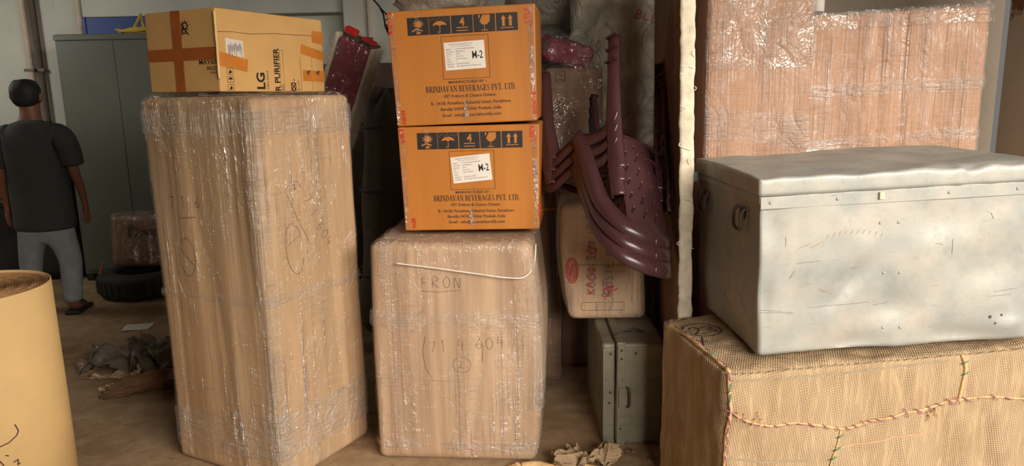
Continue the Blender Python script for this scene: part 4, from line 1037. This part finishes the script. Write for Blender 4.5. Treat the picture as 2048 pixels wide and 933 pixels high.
bm_ = [tuple(v.co) for v in bagc.data.vertices]; bvbag = BVHTree.FromPolygons([(x, y, z + .56) for x, y, z in bm_], [tuple(p.vertices) for p in bagc.data.polygons])
drape('red_lettering', 'red_ink', bag, bvbag, (-.30, -.3, .55), (1, 0, 0), (0, 0, 1), write('BLEAR', .20, .22, .045, .7, ang=-.30, sp=.25) + write('+', .46, .13, .05), .004, .006, .5)
mb = MB(); 
for k in range(5):
    a0 = -.9 + .45 * k
    q = [(.08 * k - .25 + .05 * math.sin(j * 1.1 + k), -.2 - .12 * math.sin(PI * j / 8), .75 - .07 * j) for j in range(9)]
    q = [(bvbag.ray_cast(Vector((x, -1, z)), Vector((0, 1, 0)))[0] or Vector((x, y, z))) for x, y, z in q]
    mb.tube(bez(q, 3), .006, 5)
mb.build('bag_folds', 'bag', bag, True)
cur = empty('wrapped_cushion', (.285, 4.17, 1.70), rot=(.25, .2, .3)); tag(cur, 'maroon cushion in clear plastic beside the milky sack', 'cushion')
def pillow(w, d, h, seed, amp, name, m):
    V, Q, n = rbox(w, d, h, h * .22, .014); ex = np.clip(1 - (2 * V[:, 0] / w) ** 2, 0, 1) ** .5 * np.clip(1 - (2 * V[:, 1] / d) ** 2, 0, 1) ** .5
    V[:, 2] = h / 2 + (V[:, 2] - h / 2) * (.82 + .18 * ex); V = V + n * (amp * fbm(V * 11, seed))[:, None]
    return link(name, mesh_np(name, V, Q), m, cur, True)
pillow(.27, .22, .13, 3, .006, 'cushion_pad', 'maroon_cloth'); pillow(.31, .26, .16, 5, .016, 'plastic_cover', 'film_thin')
hb = empty('storage_cabinet', (.55, 4.98, 0)); tag(hb, 'dark wooden cabinet in the shadow behind the plastic sack', 'cabinet')
mb = MB(); mb.box(-.5, .5, -.22, .22, .04, 1.88); mb.build('cabinet_body', 'dark_wood', hb, bevel=.006)
for s in (-1, 1):
    mb = MB(); mb.box(s * .25 - .235, s * .25 + .235, -.236, -.221, .1, 1.82); d_ = mb.build('door', 'dark_wood', hb, bevel=.004)
    mb = MB(); mb.tube([(s * .05, -.238, .95), (s * .05, -.262, .96), (s * .05, -.262, 1.06), (s * .05, -.238, 1.07)], .006, 6); mb.build('handle', 'steel_dark', d_)
mb = MB(); mb.box(-.48, .48, -.2, .2, 0, .045); mb.build('plinth', 'dark_wood', hb)
gb = lumpy('wrapped_bundle', 'bag_grey', (.34, 4.95, 2.07), (.36, .24, .20), 15, .10, 2.0, 48); tag(gb, 'grey bundle in cloudy wrap with scrawled lettering, high behind the orange boxes', 'bundle')
bvg = BVHTree.FromPolygons([tuple(v.co) for v in gb.data.vertices], [tuple(p.vertices) for p in gb.data.polygons])
drape('scrawl', 'ink_soft', gb, bvg, (-.2, -.3, 0), (1, 0, 0), (0, 0, 1), write('OAC', .14, .0, .05, .8, sp=.2), .005, .004, .5)
pf = lumpy('plastic_bag', 'plastic_pile', (-.30, 3.40, 1.945), (.20, .13, .055), 22, .16, 2.5, 40); tag(pf, 'crumpled clear plastic bag lying on the upper orange box', 'bag')

# --- upholstered headboard leaning behind the tall carton
hd = empty('headboard', (-1.585, 4.62, 0)); hd.rotation_euler = (math.radians(6), math.radians(26), math.radians(-18)); tag(hd, 'maroon upholstered headboard with pale frame, wrapped in plastic, leaning behind the tall carton', 'headboard')
mb = MB(); mb.box(-.105, .105, 0, .06, 0, 2.07); mb.build('back_panel', 'dark_wood', hd, bevel=.004)
for x in (-.12, .105):
    mb = MB(); mb.box(x, x + .02, -.05, .065, 0, 2.06); mb.build('frame_rail', 'cream_edge', hd, bevel=.004)
V, Q, n = rbox(.20, .06, 2.02, .025, .02); V[:, 1] += -.02; V[:, 2] += .03; V += n * (.006 * fbm(V * 9, 3))[:, None]
link('cushion_pad', mesh_np('cushion_pad', V, Q), 'maroon_cloth', hd, True)
mb = MB(); mb.box(-.09, -.02, -.02, .02, 2.07, 2.105); mb.box(.02, .10, -.02, .02, 2.07, 2.09); mb.build('top_cap', 'red_ink', hd, bevel=.004)
V, Q, n = rbox(.27, .17, 2.02, .03, .025); V[:, 2] += .06; V += n * (.010 * np.abs(fbm(V * 12, 6)))[:, None]
link('plastic_cover', mesh_np('plastic_cover', V, Q), 'film_thin', hd, True)
# --- grey rolled mattress in the gap
mt = empty('rolled_mattress', (-.87, 4.82, 0)); mt.rotation_euler = (0, math.radians(4), 0); tag(mt, 'dusty grey rolled mattress standing in the dark gap beside the orange boxes', 'mattress')
prof = [(.001, 0), (.11, .0), (.15, .04)] + [(.155 + .008 * math.sin(z * 9), z) for z in np.linspace(.1, 1.45, 24)] + [(.14, 1.52), (.09, 1.56), (.001, 1.55)]
mb = MB(); mb.lathe(prof, 36); mb.v = [tuple(np.array(p) * (1 + .05 * math.sin(7 * math.atan2(p[1], p[0])) * .5)) for p in mb.v]; mb.build('mattress_roll', 'dusty_cloth', mt, True)
for z in (.4, .95, 1.35):
    mb = MB(); mb.tube([(.172 * math.cos(q), .172 * math.sin(q), z + .01 * math.sin(3 * q)) for q in np.linspace(0, 2 * PI, 28)[:-1]], .006, 6, closed=True); mb.build('tie_cord', 'dusty_cloth', mt, True)

# ================================================================== LEFT SIDE AND FAR END
# --- roll of corrugated paper in the foreground
kr = empty('paper_roll', (-2.02, 2.666, 0)); tag(kr, 'big pale roll of corrugated paper standing on end in the foreground', 'paper roll')
mb = MB(); mb.lathe([(.262, .0), (.28, .0), (.281, .45), (.28, .90), (.277, .902), (.275, .898), (.275, .87), (.262, .865)], 72); o = mb.build('outer_sheet', 'kraft_roll', kr, True)
bvr = BVHTree.FromPolygons(mb.v, mb.f)
mb = MB(); prof = []; r_ = .274; k = 0
while r_ > .04:
    prof.append((r_, .888 + (.003 if k % 2 else -.003) - .008 * ((.274 - r_) / .274) + .003 * math.sin(k * .7))); r_ -= .0045; k += 1
prof += [(.038, .84), (.038, .6)]
mb.lathe(prof, 72); mb.build('wound_layers', plain('corrugated_edge', srgb(172, 128, 84), .9, var=.3, vs=60), kr, False)
nn = Vector((math.cos(math.radians(-40)), math.sin(math.radians(-40)), 0)); uu = Vector((-nn.y, nn.x, 0))
drape('handwriting', 'purple_ink', kr, bvr, nn * .28, uu, (0, 0, 1), [bez([(.02, .435, 0), (.028, .41, 0), (.02, .39, 0), (-.005, .378, 0), (-.03, .374, 0)], 5) and [(.022, .437), (.03, .41), (.022, .395), (-.005, .378), (-.035, .372)], [(-.02, .335), (-.012, .33)], [(.0, .30), (.015, .305), (.012, .285), (.02, .29)], [(-.06, .30), (-.04, .32), (-.03, .30)]], .004, .001)

# --- steel wardrobe, rope, blue board
wd = empty('steel_wardrobe', (-3.20, 6.50, 0)); tag(wd, 'grey-green steel wardrobe behind the standing person', 'wardrobe')
mb = MB(); mb.box(-.475, .475, -.22, .22, .06, 2.06); mb.build('wardrobe_body', 'grey_paint', wd, bevel=.006)
for s in (-1, 1):
    mb = MB(); x0, x1 = (-.455, .0) if s < 0 else (.004, .455); mb.box(x0, x1, -.234, -.221, .10, 2.005); d_ = mb.build('door', 'grey_paint', wd, bevel=.003)
mb = MB(); mb.box(-.478, .478, -.236, -.219, 2.012, 2.055); mb.build('cornice', 'grey_paint', wd, bevel=.003)
for x in (-.44, .44):
    for y in (-.19, .19):
        mb = MB(); mb.box(x - .03, x + .03, y - .03, y + .03, 0, .062); mb.build('foot', 'black', wd, bevel=.004)
bb_ = empty('blue_board', (-3.14, 6.62, 2.062)); tag(bb_, 'blue painted board lying on edge on top of the steel wardrobe', 'board')
mb = MB(); mb.box(-.46, .46, -.015, .015, 0, .155); mb.build('panel', 'blue', bb_, bevel=.003)
mb = MB(); mb.box(-.47, -.44, -.022, .022, 0, .16); mb.build('end_cap', 'blue', bb_, bevel=.003)
rp = empty('rope_coil', (-2.98, 6.42, 2.062)); tag(rp, 'heap of yellow rope on top of the steel wardrobe', 'rope')
mb = MB(); q = []
for k in range(90):
    a = k * .52; R_ = .15 + .05 * math.sin(k * .37); q.append((R_ * 1.25 * math.cos(a), R_ * .55 * math.sin(a), .013 + .022 * (k / 90) + .012 * math.sin(k * 1.3)))
mb.tube(q, .010, 6); mb.build('rope_coils', 'rope_yellow', rp, True)
mb = MB(); mb.tube(bez([(-.15, 0, .02), (-.09, -.02, .06), (-.05, 0, .14), (-.045, .01, .15), (-.03, .0, .06), (.02, .0, .03)], 5), .011, 6); mb.build('rope_end', 'rope_yellow', rp, True)
mb = MB(); mb.tube(bez([(.06, -.05, .02), (.05, -.06, .07), (.09, -.06, .10), (.17, -.06, .085), (.22, -.05, .05)], 5), .006, 6); mb.build('cord_loop', 'string', rp, True)
tp = empty('dark_filler', (-4.29, 6.58, 0)); tag(tp, 'dark mass added to darken the far wall behind the standing person', 'pile')
V, Q, n = rbox(1.0, .52, 1.22, .09, .03); up = np.clip(V[:, 2] / .08, 0, 1)  # added dark mass, stands in for the blackness behind the legs
V = V + n * (.03 * vnoise(V * 3, 5) + .014 * vnoise(V * np.array([9, 9, 2]), 6) + .006 * fbm(V * np.array([20, 20, 6]), 8))[:, None] * up[:, None]
V[:, 0] *= 1 + .08 * (1 - V[:, 2] / 1.22)
link('filler_body', mesh_np('filler_body', V, Q), plain('filler_black', srgb(44, 42, 42), .7, var=.2, vs=6), tp, True)
mb = MB(); mb.tube([(.53 * math.cos(q), .30 * math.sin(q), .70 + .02 * math.sin(2 * q)) for q in np.linspace(0, 2 * PI, 40)[:-1]], .007, 6, closed=True); mb.build('tie_rope', 'dusty_cloth', tp, True)
dc = empty('storage_cupboard', (-1.35, 6.38, 0)); tag(dc, 'dark brown cupboard against the far wall behind the headboard', 'cupboard')
mb = MB(); mb.box(-.5, .45, -.25, .25, .05, 1.78); mb.build('cupboard_body', 'dark_wood', dc, bevel=.006)
for x0, x1 in ((-.48, -.03), (-.02, .43)):
    mb = MB(); mb.box(x0, x1, -.266, -.251, .1, 1.72); d_ = mb.build('door', 'dark_wood', dc, bevel=.004)
mb = MB(); mb.box(-.47, .42, -.22, .22, 0, .052); mb.build('plinth', 'dark_wood', dc)

# --- tyre with a carton lying on it
ty = empty('tyre', (-2.98, 5.89, 0)); tag(ty, 'black rubber tyre lying flat on the floor under a taped carton', 'tyre')
prof = [(.19, .04), (.20, .01), (.25, .0), (.31, .01), (.335, .04), (.34, .10), (.335, .16), (.31, .19), (.25, .20), (.20, .19), (.19, .16), (.21, .12), (.21, .08), (.19, .04)]
mb = MB(); mb.lathe(prof, 48); mb.build('tyre_wall', 'rubber', ty, True)
lm = None
for k in range(36):
    if lm is None: mb = MB(); mb.box(.334, .346, -.018, .018, .045, .155); o = mb.build('tread_block', 'rubber', ty, bevel=.004); lm = o.data
    else: o = bpy.data.objects.new('tread_block', lm); COL.objects.link(o); o.parent = ty
    o.rotation_euler = (0, 0, 2 * PI * k / 36)
tc, bvc = wrapped('wrapped_carton', .58, .26, .40, (-2.90, 5.97, .205), math.radians(6), 'kraft_d', 'film_thin', .02, .025, .012, .004, 61, filmoff=.012, wrink=.014, rot=(math.radians(-6), math.radians(2), math.radians(6)))
tag(tc, 'battered brown carton in clear plastic resting on the tyre', 'carton')
drape('printed_logo', 'ink', tc, bvc, (-.29, -.15, 0), (1, 0, 0), (0, 0, 1), [oval(.17, .28, .03, .03, .6, 5.7), [(.13, .31), (.13, .25), (.15, .235)], [(.13, .31), (.16, .325)]], .016)
letter('UNITOVE', 'ink', tc, (-.29, -.145, 0), (1, 0, 0), (0, 0, 1), .215, .40, .255, .045, .01, off=.012)
mb = MB(); mb.box(-.006, .006, -.006, .006, 0, .11); o = mb.build('wooden_stick', 'orange_tape', None, bevel=.002); o.location = (-3.23, 5.70, .2); o.rotation_euler = (.25, .5, 0); tag(o, 'small orange stick poking up from the tyre', 'stick')

# --- debris on the floor
def sheet(name, m, c, size, seed, amp, fr, rz, label, cat, th=.003, outline=.25, curl=0., n=30, group=None):
    mb = MB(); g = {}
    P = []
    for i in range(n + 1):
        for j in range(n + 1):
            u, v = -1 + 2 * i / n, -1 + 2 * j / n; P.append((u, v))
    P = np.array(P)
    x = P[:, 0] * size[0]; y = P[:, 1] * size[1]
    z = np.abs(fbm(np.stack([P[:, 0] * fr, P[:, 1] * fr, np.full(len(P), seed * 1.7)], 1), seed, 4)) * amp + curl * P[:, 1] ** 2
    x = x + .5 * amp * fbm(np.stack([P[:, 0] * fr, P[:, 1] * fr, np.full(len(P), seed * 2.7)], 1), seed + 9, 3)
    y = y + .5 * amp * fbm(np.stack([P[:, 0] * fr, P[:, 1] * fr, np.full(len(P), seed * 3.7)], 1), seed + 19, 3)
    ang = np.arctan2(P[:, 1], P[:, 0]); rad = np.hypot(P[:, 0], P[:, 1])
    lim = 1.0 - outline + outline * vnoise(np.stack([np.cos(ang) * 2.2, np.sin(ang) * 2.2, np.full(len(P), seed * .9)], 1), seed + 2)
    z = z - z.min() + th + .001
    mb.v = [tuple(p) for p in np.stack([x, y, z], 1)]
    for i in range(n):
        for j in range(n):
            a = i * (n + 1) + j; q = (a, a + n + 1, a + n + 2, a + 1)
            if outline == 0 or all(rad[k] < lim[k] + .15 for k in q): mb.f.append(q)
    o = mb.build(name, m, None, True, fix=False); md = o.modifiers.new('thick', 'SOLIDIFY'); md.thickness = th
    o.location = c; o.rotation_euler = (0, 0, rz); tag(o, label, cat, group); return o
sheet('plastic_wrap', 'plastic_pile', (-2.22, 4.20, 0), (.30, .20), 3, .16, 1.9, .2, 'crumpled heap of dirty clear plastic on the floor', 'plastic', .002, .2, n=44)
sheet('plastic_wrap', 'film_thin', (-2.32, 4.36, 0), (.26, .10), 8, .10, 2.4, 0, 'glinting strip of clear plastic at the back of the floor litter', 'plastic', .002, .2, n=36)
sheet('cardboard_scrap', 'kraft_d', (-1.98, 3.85, 0), (.26, .15), 5, .06, .9, .5, 'large curled dark cardboard scrap on the floor by the tall carton', 'cardboard', .004, .2, .05)
sheet('paper_scrap', 'kraft_a', (-2.20, 3.86, 0), (.13, .05), 6, .03, 1.8, .1, 'pale crumpled kraft paper shaped like a leaf on the floor', 'paper', .002, .3)
sheet('paper_strip', 'kraft_b', (-2.28, 4.02, 0), (.19, .035), 11, .05, 1.6, .12, 'narrow curled paper strip below the heap of clear plastic', 'paper', .002, .2)
sheet('paper_strip', 'kraft_b', (-2.16, 4.10, 0), (.05, .11), 12, .10, 1.2, .5, 'upright twisted paper strip in the plastic heap', 'paper', .002, .25)
sheet('white_paper', 'white_paper', (-2.59, 4.95, 0), (.09, .075), 14, .006, 1., .15, 'small white sheet of paper lying alone on the dark floor', 'paper', .0012, 0.)
sheet('bark_chip', 'dark_wood', (-2.48, 4.68, 0), (.05, .012), 15, .015, 1.5, .3, 'small dark splinter on the floor', 'chip', .003, .2, n=10)
sheet('burlap_scrap', 'burlap', (.30, 2.945, 0), (.17, .075), 17, .09, 1.3, .15, 'crumpled burlap scrap on the floor in front of the old trunk', 'burlap scrap', .003, .2, n=40)
sheet('burlap_scrap', 'burlap', (.245, 3.00, 0), (.05, .03), 18, .05, 1.6, .7, 'small folded burlap end beside the larger burlap scrap', 'burlap scrap', .003, .2)
sheet('dry_leaf', 'kraft_d', (.50, 3.03, 0), (.035, .016), 19, .02, 1.5, .2, 'small curled dry leaf by the old tin trunk', 'leaf', .002, .2, n=10)
sheet('dry_leaf', 'kraft_d', (.58, 2.98, 0), (.03, .012), 20, .016, 1.5, .8, 'tiny brown leaf on the floor beside the burlap bale', 'leaf', .002, .2, n=10)
rb = empty('rope_end', (.12, 2.90, 0)); tag(rb, 'frayed jute rope end on the floor by the waist-high carton', 'rope')
mb = MB(); mb.tube(bez([(-.10, 0, .02), (-.03, .01, .022), (.02, -.01, .02), (.09, .0, .012), (.16, .01, .012), (.24, -.02, .01)], 6), [.016 - .0003 * k for k in range(31)], 8); mb.build('rope_strand', 'twine', rb, True)
mb = MB()
for k in range(14): mb.tube(bez([(-.09, 0, .02), (-.12, rr.uniform(-.02, .02), .025), (-.15 - .02 * rr.random(), rr.uniform(-.04, .04), .006)], 3), .0025, 4)
mb.build('frayed_threads', 'twine', rb)['kind'] = 'stuff'
# floor grit
grit = MB(); gr = random.Random(8)
for k in range(420):
    x, y = gr.uniform(-3.2, 1.0), gr.uniform(2.6, 5.4); s = gr.uniform(.002, .007); a = gr.uniform(0, PI)
    grit.poly([(x + s * math.cos(a + q) * gr.uniform(.5, 1.2), y + s * math.sin(a + q), .0015 + s * .3) for q in (0, 1.4, 2.9, 4.4)])
    i = len(grit.v); b = grit.f[-1]; grit.v.append((x, y, s * .9)); 
    for j in range(4): grit.f.append((b[j], b[(j + 1) % 4], i))
o = grit.build('floor_grit', 'kraft_d'); tag(o, 'dust crumbs and paper bits scattered over the floor', 'grit', kind='stuff')

# ================================================================== PERSON
def skin(name, m, parent, verts, edges, sub=2, smooth=True):
    """verts: (x, y, z, rx, ry)"""
    me = bpy.data.meshes.new(name); me.from_pydata([v[:3] for v in verts], edges, [])
    o = link(name, me, m, parent)
    md = o.modifiers.new('skin', 'SKIN'); md.use_smooth_shade = True
    for i, v in enumerate(verts):
        sv = me.skin_vertices[0].data[i]; sv.radius = (v[3], v[4]); sv.use_root = (i == 0)
    md2 = o.modifiers.new('sub', 'SUBSURF'); md2.levels = sub; md2.render_levels = sub
    return o
ps = empty('person', (-3.355, 5.32, 0), math.radians(8)); tag(ps, 'person seen from behind in a dark t-shirt and faded jeans, standing by the wardrobe', 'person')
vb = [(0, 0, .86, .13, .10), (0, 0, 1.05, .13, .10), (0, -.01, 1.26, .15, .10), (0, 0, 1.40, .07, .065), (0, .015, 1.47, .064, .064), (-.01, .03, 1.545, .07, .078), (-.012, .03, 1.61, .076, .09), (-.01, .02, 1.66, .05, .06)]
eb = [(i, i + 1) for i in range(7)]
def chain(src, pts):
    k = src
    for p in pts:
        vb.append(p); eb.append((k, len(vb) - 1)); k = len(vb) - 1
    return k
for s in (1, -1):
    sh = chain(2, [(s * .11, -.005, 1.325, .05, .05), (s * .18, -.005, 1.30, .052, .052), (s * .225, -.02, 1.19, .046, .046), (s * .245, -.015, 1.04, .037, .037), (s * .258, .02, .93, .033, .03), (s * .262, .05, .82, .025, .022), (s * .262, .055, .765, .032, .018)])
    for (dx, dy, L) in ((-.022, .0, .075), (-.008, .004, .085), (.008, .006, .08), (.022, .008, .062)):
        chain(sh, [(s * .262 + dx * .3, .055 + dx, .735, .009, .009), (s * .262 + dx * .3, .06 + dx, .735 - L * .5, .008, .008), (s * .255 + dx * .3, .072 + dx, .735 - L, .007, .007)])
    chain(sh, [(s * .25, .085, .775, .010, .010), (s * .245, .10, .745, .009, .009), (s * .243, .105, .72, .008, .008)])
for (s, fx_, fy) in ((1, .115, .0), (-1, -.185, .10)):
    chain(0, [(s * .085, 0, .78, .09, .09), ((s * .085 + fx_) / 2 + s * .02, .02 + fy * .5, .45, .055, .055), (fx_, fy, .12, .036, .038), (fx_, fy, .05, .036, .045), (fx_ + s * .01, fy + .09, .03, .038, .028), (fx_ + s * .015, fy + .16, .022, .03, .02)])
skin('body', 'skin', ps, vb, eb)
for s in (1, -1):
    o = lumpy('ear', 'skin', (s * .080 - .01, .025, 1.572), (.014, .022, .034), 3, .05, 2, 16); o.parent = ps
# face: nose, brow and mouth on the far side of the head
fm = MB(); fm.tube(bez([(-.02, .118, 1.60), (-.022, .135, 1.575), (-.02, .122, 1.555)], 4), [.008, .009, .011, .012, .014, .014, .014, .012, .010], 8); fm.build('nose', 'skin', ps, True)
for s in (1, -1):
    o = lumpy('eye', 'white_paper', (-.012 + s * .032, .105, 1.600), (.013, .010, .009), 2, .0, 1, 14); o.parent = ps
    fm = MB(); fm.tube([(-.012 + s * .018, .116, 1.620), (-.012 + s * .034, .114, 1.625), (-.012 + s * .05, .104, 1.618)], .004, 6); fm.build('eyebrow', 'hair', ps)
fm = MB(); fm.tube([(-.04, .108, 1.530), (-.018, .116, 1.528), (.004, .108, 1.530)], [.004, .007, .004], 6); fm.build('mouth', 'maroon_cloth', ps)
def hp(V):
    V = V.copy(); low = (V[:, 1] > .045) & (V[:, 2] < .02); V[low, 2] = .02 + (V[low, 2] - .02) * .15; return V
o = lumpy('hair', 'hair', (-.011, .006, 1.598), (.090, .100, .100), 7, .05, 3, 40, pinch=hp); o.parent = ps
vt = [(0, 0, .62, .225, .15), (0, 0, .66, .225, .15), (0, 0, .86, .215, .145), (0, -.005, 1.05, .215, .145), (0, -.01, 1.22, .225, .14), (0, -.005, 1.345, .17, .115), (0, 0, 1.42, .092, .085)]
et = [(i, i + 1) for i in range(6)]
for s in (1, -1):
    k = 4
    for p in [(s * .13, -.006, 1.335, .10, .10), (s * .195, -.008, 1.30, .095, .095), (s * .23, -.016, 1.20, .083, .085), (s * .245, -.02, 1.11, .076, .078), (s * .247, -.02, 1.08, .074, .076)]:
        vt.append(p); et.append((k, len(vt) - 1)); k = len(vt) - 1
skin('t_shirt', 'shirt', ps, vt, et)
vp = [(0, 0, .84, .18, .12), (0, 0, .70, .19, .135)]
ep = [(0, 1)]
for (s, fx_, fy) in ((1, .115, .0), (-1, -.185, .10)):
    k = 1
    for p in [(s * .095, -.005, .60, .098, .105), ((s * .095 + fx_) / 2 + s * .025, fy * .5 + .015, .40, .078, .082), (fx_ + s * .006, fy * .9, .22, .070, .074), (fx_, fy, .075, .066, .07)]:
        vp.append(p); ep.append((k, len(vp) - 1)); k = len(vp) - 1
skin('trousers', 'denim', ps, vp, ep)
for (s, fx_, fy) in ((1, .115, .0), (-1, -.185, .10)):
    V, Q, n = rbox(.105, .27, .03, .013, .02); V[:, 0] += fx_ + s * .008; V[:, 1] += fy + .06; link('sandal', mesh_np('sandal', V, Q), 'black', ps, True)
    fm = MB(); fm.tube(bez([(fx_ - .05, fy + .1, .02), (fx_ - .03, fy + .1, .06), (fx_ + .03, fy + .1, .065), (fx_ + .055, fy + .1, .02)], 4), .009, 6); fm.build('sandal_strap', 'black', ps, True)
